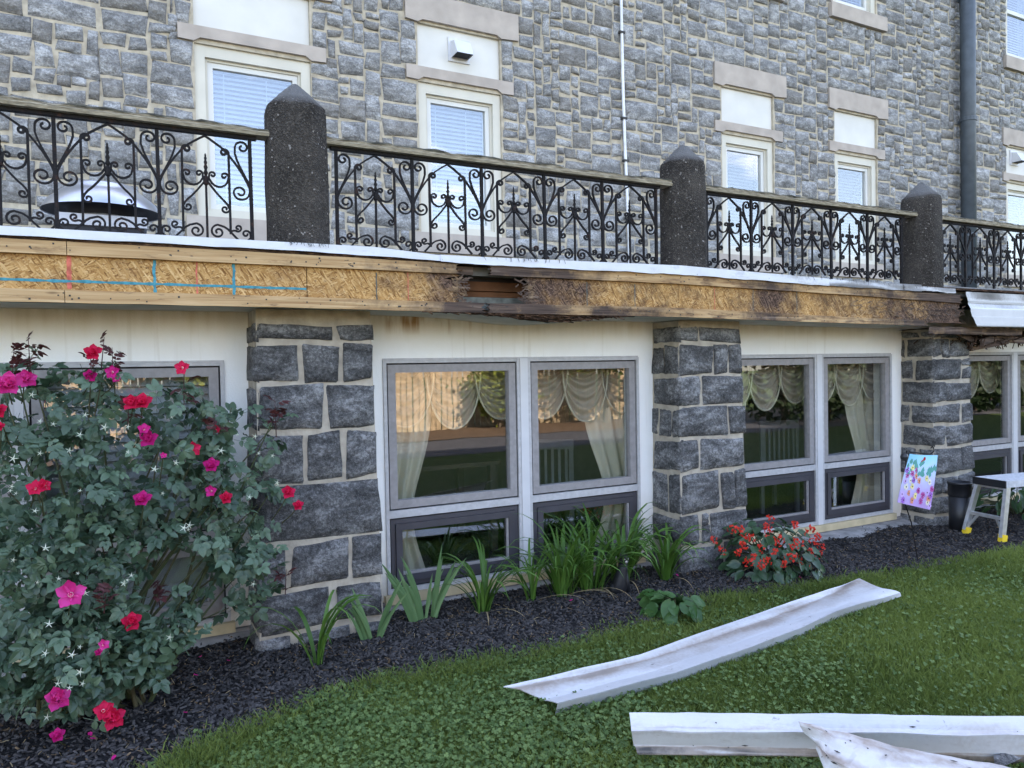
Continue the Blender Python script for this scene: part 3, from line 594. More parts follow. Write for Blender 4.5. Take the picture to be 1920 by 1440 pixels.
pier(3.515, 4.10, [(1.655, 1.785, [.30], [1.]), (1.42, 1.655, [.55, .78], [.55]), (1.195, 1.42, [.33], [1.]), (.965, 1.195, [.76], [.30, .78]), (.725, .965, [.27], [1.]), (.42, .725, [.60, .83], [.45]), (.19, .42, [.27, .42], [1.]), (-.05, .19, [.62], [.5, .8])], .028, .03)
pier(6.415, 6.95, [(1.70, 1.775, [.2], [.4]), (1.52, 1.70, [.22, .46], [.85]), (1.31, 1.52, [.77], [.6]), (1.11, 1.31, [.32], [1.]), (.92, 1.11, [.72], [.75]), (.715, .92, [.30], [1.]), (.46, .715, [.70], [.5]), (.28, .46, [.20, .58], [.9]), (.10, .28, [.70], [1.]), (-.1, .10, [.40, .55], [.7])], .028, .03)

# fascia: planks, strand board, flashing.  Its lines sag towards the right
LB0 = [(-2, 1.833), (.8, 1.830), (1.6, 1.824), (3.3, 1.821), (5.04, 1.797), (6.5, 1.785)]     # bottom of the lower plank
LB1 = [(-2, 1.893), (.8, 1.886), (1.6, 1.880), (3.3, 1.882), (5.04, 1.845), (6.5, 1.825)]
UB0 = [(-2, 2.048), (.8, 2.043), (1.6, 2.042), (3.3, 2.043), (5.04, 2.017), (6.5, 1.985)]
UB1 = [(-2, 2.108), (.8, 2.103), (1.6, 2.098), (3.3, 2.106), (5.04, 2.080), (6.5, 2.055)]
YF = 3.90
def board(name, m, x0, x1, lo, hi, y0, y1, jl=0., jr=0., n=None, parent=None, jag=0.):
    n = n or max(4, int((x1 - x0) / .08)); bot = []; top = []
    for i in range(n + 1):
        x = lerp(x0, x1, i / n); bot.append((x, interp(lo, x) + jag * nz(x * 17) + .002 * nz(x * 5))); top.append((x, interp(hi, x) + jag * nz(x * 17, 5.) + .002 * nz(x * 5, 9.)))
    def ragged(j, a, b):
        return [(lerp(a[0], b[0], f) + j * (abs(nz(f * 7.3, a[0] * 11)) * 1.6 + random.random() * .5), lerp(a[1], b[1], f)) for f in [k / 12 for k in range(1, 12)]] if j else []
    poly = bot + ragged(-jr, bot[-1], top[-1]) + top[::-1] + ragged(jl, top[0], bot[0])
    mb = MB(); k = len(poly); q = n + 1; mb.prism(poly, y0, y1); return mb.build(name, m, parent or tw)
off = lambda tab, d: [(x, z + d) for x, z in tab]
# strand board sheets (behind the planks), the leak has eaten a hole between the second and the third
board('strand_board', 'osb', -2.2, .842, off(LB0, .03), off(UB1, -.03), YF + .001, YF + .014)
board('strand_board', 'osb', .846, 1.74, off(LB0, .03), off(UB1, -.03), YF + .001, YF + .014, jr=.10)
board('strand_board', 'osb', 2.10, 3.30, off(LB0, .03), off(UB1, -.03), YF + .001, YF + .014, jl=.10)
board('strand_board', 'osb', 3.303, 4.74, off(LB0, .03), off(UB1, -.03), YF + .001, YF + .014)
board('strand_board', 'osb', 4.743, 6.46, off(LB0, .03), off(UB1, -.03), YF + .001, YF + .014, jr=.10)
for x0, x1, jl, jr, dy in ((-2.2, -.222, 0, 0, 0), (-.219, 1.70, 0, .03, 0), (1.88, 2.66, .02, 0, .003), (2.663, 4.35, 0, 0, 0), (4.352, 6.42, 0, .10, 0)):
    board('fascia_plank', 'plank', x0, x1, UB0, UB1, YF - .022 - dy, YF - .0005, jl, jr)
for x0, x1, jl, jr in ((-2.2, -.235, 0, 0), (-.232, 1.86, 0, .03), (1.865, 4.05, .02, 0), (4.053, 5.95, 0, .06)):
    board('fascia_plank', 'plank', x0, x1, LB0, LB1, YF - .022, YF - .0005, jl, jr)
# the hole: joists and membrane deep inside
mb = MB(); mb.box(1.45, 2.5, 4.02, 4.06, 1.965, 2.02); mb.build('joist', 'cavity_wood', tw); mb = MB(); mb.box(1.45, 2.5, 4.035, 4.06, 1.93, 1.962); mb.build('joist', 'cavity_wood', tw)
mb = MB(); mb.box(1.45, 2.5, 4.0, 4.03, 1.852, 1.925); mb.build('membrane', 'membrane', tw); mb = MB(); mb.box(-3.3, 6.4, 4.062, 4.08, 1.845, 2.049); mb.build('backing', 'gasket', tw)
mb = MB(); mb.box(1.70, 1.80, YF + .02, YF + .05, 2.045, 2.09); mb.build('blocking', 'plank', tw); mb = MB(); mb.bar((1.70, YF + .05, 1.872), (2.13, YF + .06, 1.867), .010, .010); mb.build('drip_edge', 'membrane', tw)
# rotten pulp that bulges under the lower plank
mb = MB()
def pulp(u, v):
    x = lerp(1.55, 2.95, u); k = math.sin(math.pi * u) ** 1.2; th = v * math.pi; return (x, YF - .012 + .055 * (1 - math.cos(th)) * .8 + .012 * nz(x * 9, v * 5), interp(LB0, x) + .012 - (.012 + .045 * math.exp(-((x - 2.33) / .36) ** 2)) * math.sin(th) + .012 * k * nz(x * 16, v * 4, 2.))
mb.grid(pulp, 90, 8); mb.build('rotten_wood', 'rotten', tw)
mb = MB()
for i in range(90):
    x = random.gauss(2.25, .32); z = interp(LB0, x) - .002 - .04 * math.exp(-((x - 2.33) / .4) ** 2) * random.random(); l = random.uniform(.02, .07); mb.bar((x, YF - .014 - random.random() * .008, z), (x + l, YF - .012, z + random.uniform(-.012, .012)), .005, .006)
tag(mb.build('splinter', 'rotten', tw), kind='stuff')
mb = MB()     # torn strand ends round the hole
for i in range(130):
    right = random.random() < .55; z = random.uniform(1.88, 2.035); x = (2.15 if right else 1.71) + random.gauss(0, .03); a = random.uniform(-.9, .9); l = random.uniform(.02, .05)
    mb.bar((x - l * .5 * math.cos(a), YF - .002, z - l * .5 * math.sin(a)), (x + l * .5 * math.cos(a), YF - random.random() * .012, z + l * .5 * math.sin(a)), .001, random.uniform(.004, .009), (0, 0, 1))
for i in range(160):
    x = random.uniform(5.0, 6.45); z = random.uniform(1.84, 1.97); a = random.uniform(-.7, .7); l = random.uniform(.03, .08)
    mb.bar((x, YF - .002, z), (x + l * math.cos(a), YF - random.random() * .01, z + l * math.sin(a)), .001, random.uniform(.004, .009))
tag(mb.build('torn_strand', 'plank', tw), kind='stuff')
# paint and pencil marks on the strand board
def mark(x, z0, z1, m, w, name='paint_line', slant=0.):
    mb = MB(); n = 14; rv = random.random() * 9
    mb.grid(lambda u, v: (x + slant * v + (u - .5) * w * (.8 + .5 * nz(v * 9, rv + u)) + .002 * nz(v * 6, rv), YF - .0004, lerp(z0, z1, v)), 2, n); mb.build(name, m, tw)
mark(-.215, 1.895, 2.045, 'paint_red', .022); mark(.133, 1.89, 2.043, 'paint_blue', .016); mark(.487, 1.888, 2.042, 'paint_blue', .016); mark(.318, 1.89, 2.043, 'paint_red', .009); mark(1.395, 1.885, 2.04, 'paint_red', .006); mark(3.62, 1.87, 2.035, 'paint_red', .006)
for x in (1.215, 2.57, 2.94, 3.98, 4.42): mark(x, 1.88, 2.03, 'pencil', .008, 'pencil_line')
mb = MB(); mb.grid(lambda u, v: (lerp(-1.5, .84, u), YF - .0008, 1.930 + .010 * (v - .5) * (1.2 + nz(u * 60)) + .002 * nz(u * 20)), 90, 2); mb.build('paint_line', 'paint_blue', tw)
mb = MB()
for i in range(150):
    x = random.uniform(-.5, 6.); up = random.random() < .5; z = interp(UB0 if up else LB0, x) + random.uniform(.012, .05); r = random.uniform(.0022, .0045); mb.box(x - r, x + r, YF - .0236, YF - .021, z - r, z + r)
for i in range(22):
    x = random.uniform(-.5, 6.); up = random.random() < .6; z = interp(UB0 if up else LB0, x) + random.uniform(.012, .05); l = random.uniform(.006, .028); mb.add([(x, YF - .0226, z), (x + l, YF - .0226, z + random.uniform(-.008, .008)), (x + l * .9, YF - .0226, z + .003), (x + .004, YF - .0226, z + .004)], [(0, 1, 2, 3)])
tag(mb.build('nail_head', 'nail', tw), kind='stuff')
# white flashing along the deck edge, two sheets that lap, ragged towards the right
def flashing(x0, x1, top, bot, y, wav, dirt0, dirt1, rag=0.):
    mb = MB(); n = int((x1 - x0) / .03); vs = []; tn = []
    def fpt(u, v):
        x = lerp(x0, x1, u); zt = interp(top, x); zb = interp(bot, x) + wav * nz(x * 4.1) + wav * .5 * nz(x * 11) + rag * nz(x * 23) * max(0, u - .35)
        if v < .25: return (x, lerp(4.03, y, v / .25), zt + .004 * (1 - v / .25))
        k = (v - .25) / .75; return (x, y - .006 * k + .006 * nz(x * 6, k) * k, lerp(zt, zb, k))
    vs = [fpt(i / n, j / 8) for j in range(9) for i in range(n + 1)]
    fs = [(j * (n + 1) + i, j * (n + 1) + i + 1, (j + 1) * (n + 1) + i + 1, (j + 1) * (n + 1) + i) for j in range(8) for i in range(n)]
    for j in range(9):
        for i in range(n + 1): x = lerp(x0, x1, i / n); tn.append(max(0, interp(dirt0, x) + .12 * nz(x * 14, j * .3) + .35 * interp(dirt1, x) * nz(x * 3.3, j * .2)))
    mb.v = vs; mb.f = fs; mb.t = tn; return mb.build('flashing', 'flashing', tw, smooth=False)
FT = [(-2, 2.152), (.64, 2.160), (1.2, 2.163), (1.55, 2.140), (1.75, 2.140), (3.3, 2.162), (5.0, 2.124), (6.3, 2.106)]
FB = [(-2, 2.113), (.64, 2.119), (1.2, 2.114), (1.6, 2.106), (1.8, 2.098), (3.3, 2.104), (5.0, 2.074), (6.3, 2.066)]
flashing(-2.2, 1.585, FT, FB, 3.868, .004, [(-2, .0), (.75, .03), (.95, .06), (1.6, 0)], [(0, .2), (2, .2)])
flashing(1.575, 4.72, off(FT, .001), off(FB, -.002), 3.863, .007, [(1.6, .0), (3.9, .06), (4.7, .22)], [(1.6, .2), (4.7, 1.)], .0)
flashing(4.70, 5.62, FT, FB, 3.866, .008, [(4.7, .5), (5.6, .55)], [(4.7, 2.), (5.6, 2.)], .02)
flashing(5.60, 6.28, FT, off(FB, .004), 3.861, .010, [(5.6, .6), (6.3, .4)], [(5.6, 2.), (6.3, 2.)], .03)
mb = MB()
for k in range(70):     # weeds and drips over the edge
    x = random.choice((random.uniform(.75, .95), random.gauss(2.15, .16), random.uniform(4.2, 6.2))); z = interp(FT, x) + .003; mb.bar((x, 3.858, z), (x + random.uniform(-.012, .012), 3.852, z - random.uniform(.008, .026)), .0016, .0016)
tag(mb.build('moss', 'nail', tw), kind='stuff')
mb = MB(); mb.box(-3.4, 11.4, 3.88, 3.99, 2.10, 2.118); mb.build('edge_plank', 'rotten', tw)
# at the right end the old white metal cover still hangs on, torn at its left edge
def cover(u, v):
    prof = [(3.905, 2.090), (3.862, 2.086), (3.860, 2.010), (3.868, 1.985), (3.850, 1.960), (3.835, 1.940), (3.835, 1.872), (3.828, 1.870), (3.828, 1.797), (3.832, 1.788), (3.93, 1.792)]
    k = v * (len(prof) - 1); i = min(len(prof) - 2, int(k)); y = lerp(prof[i][0], prof[i + 1][0], k - i); z = lerp(prof[i][1], prof[i + 1][1], k - i)
    e = interp([(1.78, 6.54), (1.86, 6.475), (1.93, 6.45), (1.99, 6.47), (2.05, 6.43), (2.1, 6.44)], z) + .012 * nz(z * 40)
    x = lerp(e, 11.4, u ** 1.7); return (x, y, z - .010 * min(1, (x - 6.4) / 1.) * 0)
mb = MB(); nu, nv = 60, 30; mb.grid(cover, nu, nv); mb.t = [max(0, (.85 if v[2] > 2.015 and v[1] < 3.9 else .34 if 1.95 < v[2] < 2.0 else .02) * (.75 + .8 * nz(v[0] * 3.1, v[2] * 9)) if v[0] > 6.50 else .25) for v in mb.v]; mb.build('metal_cover', 'flashing', tw)
# rotten framing dangling below it
mb = MB(); mb.grid(lambda u, v: (lerp(6.02, 7.4, u), 3.93 + .02 * nz(u * 8, v), lerp(1.728, 1.788, v) + .010 * nz(u * 22, v * 2) - .012 * u), 30, 4); mb.grid(lambda u, v: (lerp(6.02, 7.4, u), lerp(3.93, 4.0, v), 1.728 + .010 * nz(u * 22, 0) - .012 * u), 30, 2); mb.build('rotten_plank', 'plank', tw)
for a, b, w in (((6.5, 4.0, 1.75), (7.05, 4.1, 1.64), .05), ((6.85, 3.98, 1.65), (7.45, 4.05, 1.76), .06), ((7.0, 4.05, 1.70), (7.9, 4.02, 1.66), .06), ((6.9, 4.1, 1.60), (7.3, 4.0, 1.66), .04)):
    mb = MB(); mb.bar(a, b, .02, w); mb.build('broken_slat', 'plank', tw)
mb = MB(); mb.grid(lambda u, v: (lerp(6.3, 9.5, u), lerp(4.0, YW - .01, v), 1.79 - .12 * math.exp(-((u * 3.2 - .95) / .55) ** 2) * (1 - .3 * v) + .015 * nz(u * 30, v * 4)), 60, 6); mb.build('rotten_soffit', 'rotten', tw)
mb = MB()
for i in range(110):
    x = random.gauss(7.15, .3); y = random.uniform(3.95, 4.3); z = 1.72 - .06 * random.random(); mb.bar((x, y, z), (x + random.uniform(-.1, .1), y, z - random.uniform(.01, .08)), .005, .008)
tag(mb.build('splinter', 'rotten', tw), kind='stuff')

# ------------------------------------------------------------------ concrete posts and wrought-iron railing on the terrace edge
YR = 4.06; ZD = 2.15
def post(x, label, seed, cat='post'):
    t = thing('concrete_post', label, cat, (x, 4.08, ZD), 'octagonal concrete posts along the terrace railing'); rr = .158 / math.cos(math.pi / 8); mb = MB(); n = 8; vs = []
    prof = [(1.0, 2.08), (1.0, 2.3), (.995, 2.5), (.985, 2.7), (.97, 2.875), (.93, 2.905), (.45, 2.985), (.12, 3.035), (.0, 3.043)]
    NS = 40
    for r, z in prof:
        for k in range(NS):
            a = 2 * math.pi * k / NS; oc = math.cos(math.pi / 8) / math.cos(((a + math.pi / 8) % (math.pi / 4)) - math.pi / 8); oc = min(oc, .985)
            q = rr * r * oc + .006 * nz(math.cos(a) * 3 + seed, math.sin(a) * 3, z * 5) * (r > .2); vs.append((x + q * math.cos(a), 4.08 + q * math.sin(a), z + .008 * nz(a, z * 3, seed)))
    fs = [(i * NS + k, i * NS + (k + 1) % NS, (i + 1) * NS + (k + 1) % NS, (i + 1) * NS + k) for i in range(len(prof) - 1) for k in range(NS)]
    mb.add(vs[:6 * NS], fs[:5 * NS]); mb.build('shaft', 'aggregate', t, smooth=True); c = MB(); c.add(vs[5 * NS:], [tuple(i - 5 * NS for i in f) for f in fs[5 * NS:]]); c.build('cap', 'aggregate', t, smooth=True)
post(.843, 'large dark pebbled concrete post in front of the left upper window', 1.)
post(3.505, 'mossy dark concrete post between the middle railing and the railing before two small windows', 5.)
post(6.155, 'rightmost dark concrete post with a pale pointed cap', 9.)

def spiral(cx, cz, r0, r1, a0, a1, n=20):
    return [(cx + lerp(r0, r1, (i / n) ** .85) * math.cos(R_(lerp(a0, a1, i / n))), cz + lerp(r0, r1, (i / n) ** .85) * math.sin(R_(lerp(a0, a1, i / n)))) for i in range(n + 1)]
def smooth_pts(p, it=2):
    for _ in range(it): p = [p[0]] + [q for a, b in zip(p, p[1:]) for q in (((a[0] * 3 + b[0]) / 4, (a[1] * 3 + b[1]) / 4), ((a[0] + 3 * b[0]) / 4, (a[1] + 3 * b[1]) / 4))] + [p[-1]]
    return p
CURV = {   # right half of one bay, mm from its centre bar and from the deck; mirrored for the left half
 'arch_scroll': smooth_pts([(0, 550), (30, 532), (98, 482), (160, 398), (200, 325), (214, 285)], 1) + spiral(167, 262, 48, 11, 12, -520, 30),
 'heart_scroll': smooth_pts([(211, 308), (190, 352), (158, 420), (143, 470)], 1) + spiral(180, 508, 38, 8, 195, -260, 26),
 'picket': [(113, 32), (113, 250), (113, 468)] + spiral(91, 470, 22, 6, 0, 400, 18),
 'small_scroll': (spiral(88, 344, 21, 5, -25, 380, 16)[::-1] + smooth_pts([(107, 335), (98, 300), (66, 281), (32, 292), (13, 325)], 1) + spiral(31, 346, 18, 5, 200, -190, 16)),
 'lower_scroll': smooth_pts([(9, 302), (58, 236), (98, 196), (110, 168)], 1) + spiral(88, 166, 22, 6, 0, -400, 18),
 'base_scroll': spiral(52, 40, 38, 7, 95, 600, 28)[::-1] + smooth_pts([(52, 78), (92, 66), (128, 26), (150, 2)], 1),
 'base_curl': smooth_pts([(116, 46), (130, 54), (148, 48)], 1) + spiral(150, 68, 19, 5, -80, 300, 14),
 'foot_curl': smooth_pts([(196, 2), (212, 18)], 1) + spiral(189, 38, 23, 6, -15, 390, 16),
}
IRON = {}
for k, pts in CURV.items():
    for s in (1, -1):
        b = MB(); b.strip([(s * x / 1000, z / 1000) for x, z in pts], .0092 if k != 'picket' else .011, .013); IRON[k, s] = b.mesh(k, 'black_iron')
b = MB(); b.box(-.0085, .0085, -.0085, .0085, -.042, .556); IRON['upright'] = b.mesh('upright_bar', 'black_iron')
b = MB(); b.box(-.0055, .0055, -.0055, .0055, 0, .345); b.lathe([(.007, .285), (.013, .292), (.0145, .31), (.013, .33), (.007, .338)], 8); IRON['centre'] = b.mesh('centre_bar', 'black_iron')
b = MB(); b.lathe([(.005, .336), (.0115, .352), (.006, .368), (.0105, .382), (.0055, .396), (.009, .408), (.005, .420), (.0072, .430), (.0045, .440), (.005, .447), (.002, .456)], 8); IRON['finial'] = b.mesh('finial', 'black_iron', smooth=True)
def railing(xa, xb, n, label, px0, px1, upright0=True, cap0=None, cap1=None):
    t = thing('iron_railing', label, 'railing', ((xa + xb) / 2, YR, ZD), 'wrought iron railing sections between concrete posts'); w = (xb - xa) / n; s = w / .44
    def put(key, x, name): return link(name, IRON[key], t, (x, YR + random.uniform(-.002, .002), ZD + .036), (0, random.uniform(-.007, .007), 0), (s, 1, .944))
    for i in range(n + 1): put('upright', xa + i * w, 'upright_bar')
    for i in range(n):
        x = xa + (i + .5) * w; c = put('centre', x, 'centre_bar'); f = link('finial', IRON['finial'], c, WO[c]); f.scale = (1, 1, 1)
        for k in CURV:
            for sg in (1, -1): put((k, sg), x, k)
    r = MB(); r.box(xa - .03, xb + .03, YR - .016, YR + .016, ZD + .5605, ZD + .578); r.build('top_bar', 'black_iron', t)
    c0 = xa - .05 if cap0 is None else cap0; c1 = xb + .05 if cap1 is None else cap1
    h = MB(); n2 = int((c1 - c0) / .03); prof = [(-.046, .579), (-.050, .596), (-.042, .602), (-.046, .612), (-.028, .624), (.03, .626), (.048, .614), (.048, .579)]; vs = []
    sd = xa * 7
    for i in range(n2 + 1):
        x = lerp(c0, c1, i / n2); br = .010 * nz(x * 9, sd) + .006 * nz(x * 31, sd)
        for j, (dy, dz) in enumerate(prof): vs.append((x, YR + dy + (.004 * nz(x * 14, j * 3.) if j in (1, 2, 3) else 0), ZD + dz + (br if j in (3, 4, 5, 6) else 0) - (.012 * max(0, nz(x * 5.5, sd + 4)) if j in (3, 4) else 0)))
    k = len(prof); fs = [(i * k + j, (i + 1) * k + j, (i + 1) * k + (j + 1) % k, i * k + (j + 1) % k) for i in range(n2) for j in range(k)] + [tuple(range(k)), tuple(n2 * k + j for j in range(k))[::-1]]
    h.add(vs, fs); h.build('handrail', 'old_rail', t)
railing(-1.57, .604, 5, 'leftmost scrolled iron railing with the steel roof fan behind it', 0, 0, cap1=.70)
railing(1.051, 3.248, 5, 'scrolled iron railing before the middle blue window and the white conduit', 0, 0, cap0=.985, cap1=3.36)
railing(3.70, 5.856, 5, 'scrolled iron railing in front of the two small dark windows', 0, 0, cap0=3.65, cap1=6.01)
railing(6.315, 8.52, 5, 'rightmost scrolled iron railing above the white metal cover', 0, 0, cap0=6.30)

# mushroom roof fan on the terrace
FX, FY = -.10, 5.3
t = thing('roof_fan', 'mushroom shaped spun metal roof exhaust fan behind the left railing', 'roof vent', (FX, FY, 2.15))
b = MB(); b.lathe([(.335, 2.515), (.332, 2.525), (.30, 2.575), (.24, 2.625), (.20, 2.655), (.195, 2.668), (.17, 2.682), (.05, 2.69), (0.002, 2.692)], 48, (FX, FY, 0), caps=False); b.build('dome', 'galv', t, smooth=True)
b = MB(); b.lathe([(.325, 2.518), (.25, 2.535), (.20, 2.54), (.19, 2.50), (.15, 2.48)], 40, (FX, FY, 0), caps=False); b.build('underside', 'fan_dark', t, smooth=True)
b = MB(); b.lathe([(.16, 2.40), (.16, 2.53)], 24, (FX, FY, 0)); b.build('neck', 'galv', t, smooth=True)
b = MB(); b.box(FX - .24, FX + .24, FY - .24, FY + .24, 2.395, 2.46); b.build('collar', 'white_paint', t); b = MB(); b.box(FX - .225, FX + .225, FY - .225, FY + .225, 2.14, 2.394); b.build('curb', 'fan_dark', t)

# ------------------------------------------------------------------ inside the windows: curtains, a few chairs
def swag(x0, x1, zt, drop, y):
    b = MB()
    def f(u, v):
        x = lerp(x0, x1, u); s = 1 - (2 * u - 1) ** 2; d = drop * (.16 + .84 * s ** .62); z = zt - v * d; k = math.sin(v ** .8 * 34 - s * 5.) * .026 * (.35 + .65 * s) * (1 - .35 * v)
        return (x + .10 * (x1 - x0) * (.5 - u) * (v * 1.1) * (1 - s), y - .03 * s * v + k, z)
    b.grid(f, 18, 60); return b
def drape(xa, xb, za, zb, y, tie=0.):
    b = MB()
    def f(u, v):
        z = lerp(za, zb, v); pull = tie * math.exp(-((v - .72) / .30) ** 2) if tie else 0; x = lerp(xa, xb, u); x = x + (-pull if tie > 0 else -pull) * (u if tie > 0 else 1 - u)
        return (x, y + .018 * math.sin(u * 26 + .5 * math.sin(v * 3)) , z)
    b.grid(f, 46, 16); return b
names = ['behind the window hidden by the rose bush', 'behind the wide middle window', 'behind the window right of the second stone pier', 'behind the rightmost window by the step stool']
for k, bay in enumerate(BAYS):
    if k == 0: continue
    x0, x1 = bay[0][0] + .03, bay[1][1] - .03; t = thing('curtain', 'beige scalloped swag valance with side drapes ' + names[k], 'curtain', (x0, YW + .2, .1), 'swag curtains inside the lower windows')
    x1 += .20; n = 6; w = (x1 - x0) / n
    for i in range(n): swag(x0 + i * w - .05, x0 + (i + 1) * w + .05, 1.545, .42 + .03 * math.sin(i * 2.), YW + .20 + .012 * (i % 2)).build('swag', 'sheer', t, smooth=True)
    for i in range(n):
        b = MB(); pts = []
        for q in range(25):
            u = q / 24; s = 1 - (2 * u - 1) ** 2; d = (.42 + .03 * math.sin(i * 2.)) * (.16 + .84 * s ** .62); pts.append((x0 + i * w - .05 + (w + .1) * u + .11 * (w + .1) * (.5 - u) * (1 - s), YW + .165 + .012 * (i % 2), 1.545 - d))
        b.tube(pts, .007, 5); b.build('trim', 'drape', t)
    drape(x0 - .02, x0 + .40, 1.54, .12, YW + .24, .16).build('drape', 'drape', t, smooth=True); drape(x1 - .52, x1 + .06, 1.54, .12, YW + .24, -.20).build('drape', 'drape', t, smooth=True)
    b = MB(); b.box(x0, x1, YW + .15, YW + .19, 1.50, 1.53); b.build('rod', 'blind', t)
def chair(x, y, rz, label):
    t = thing('slat_chair', label, 'chair', (x, y, 0), 'white slat back chairs indoors'); Rm = Matrix.Rotation(rz, 3, 'Z')
    def bx(name, *a):
        b = MB(); b.box(*a); b.v = [tuple(Rm @ Vector(v) + Vector((x, y, -.02))) for v in b.v]; b.build(name, 'white_chair', t)
    bx('seat', -.22, .22, -.22, .22, .42, .455); bx('top_rail', -.22, .22, .19, .215, .86, .94)
    for i in range(7): bx('slat', -.17 + i * .055, -.148 + i * .055, .195, .21, .455, .86)
    for sx in (-.2, .2):
        for sy in (-.2, .2): bx('leg', sx - .018, sx + .018, sy - .018, sy + .018, 0, .42)
        bx('stile', sx - .018, sx + .018, .19, .215, .456, .859)
chair(3.10, 5.35, 2.6, 'white slat back chair indoors, seen through the middle window'); chair(5.9, 5.6, 2.9, 'white slat back chair indoors, seen through the window past the second pier')
t = thing('dining_table', 'dining table with pale cloth inside the middle window', 'table', (2.2, 5.9, 0)); b = MB(); b.box(1.5, 2.75, 5.5, 6.3, .70, .735); b.build('tabletop', 'room_floor', t)
for x in (1.56, 2.69):
    for y in (5.56, 6.24): b = MB(); b.box(x - .03, x + .03, y - .03, y + .03, -.02, .70); b.build('leg', 'room_floor', t)
t = thing('glass_bottle', 'clear slim bottle standing on the indoor table', 'bottle', (1.95, 5.62, .735)); b = MB(); b.lathe([(.035, .736), (.038, .75), (.038, .89), (.014, .95), (.013, 1.0), (.016, 1.005)], 14, (1.95, 5.62, 0)); b.build('body', 'glass', t, smooth=True)

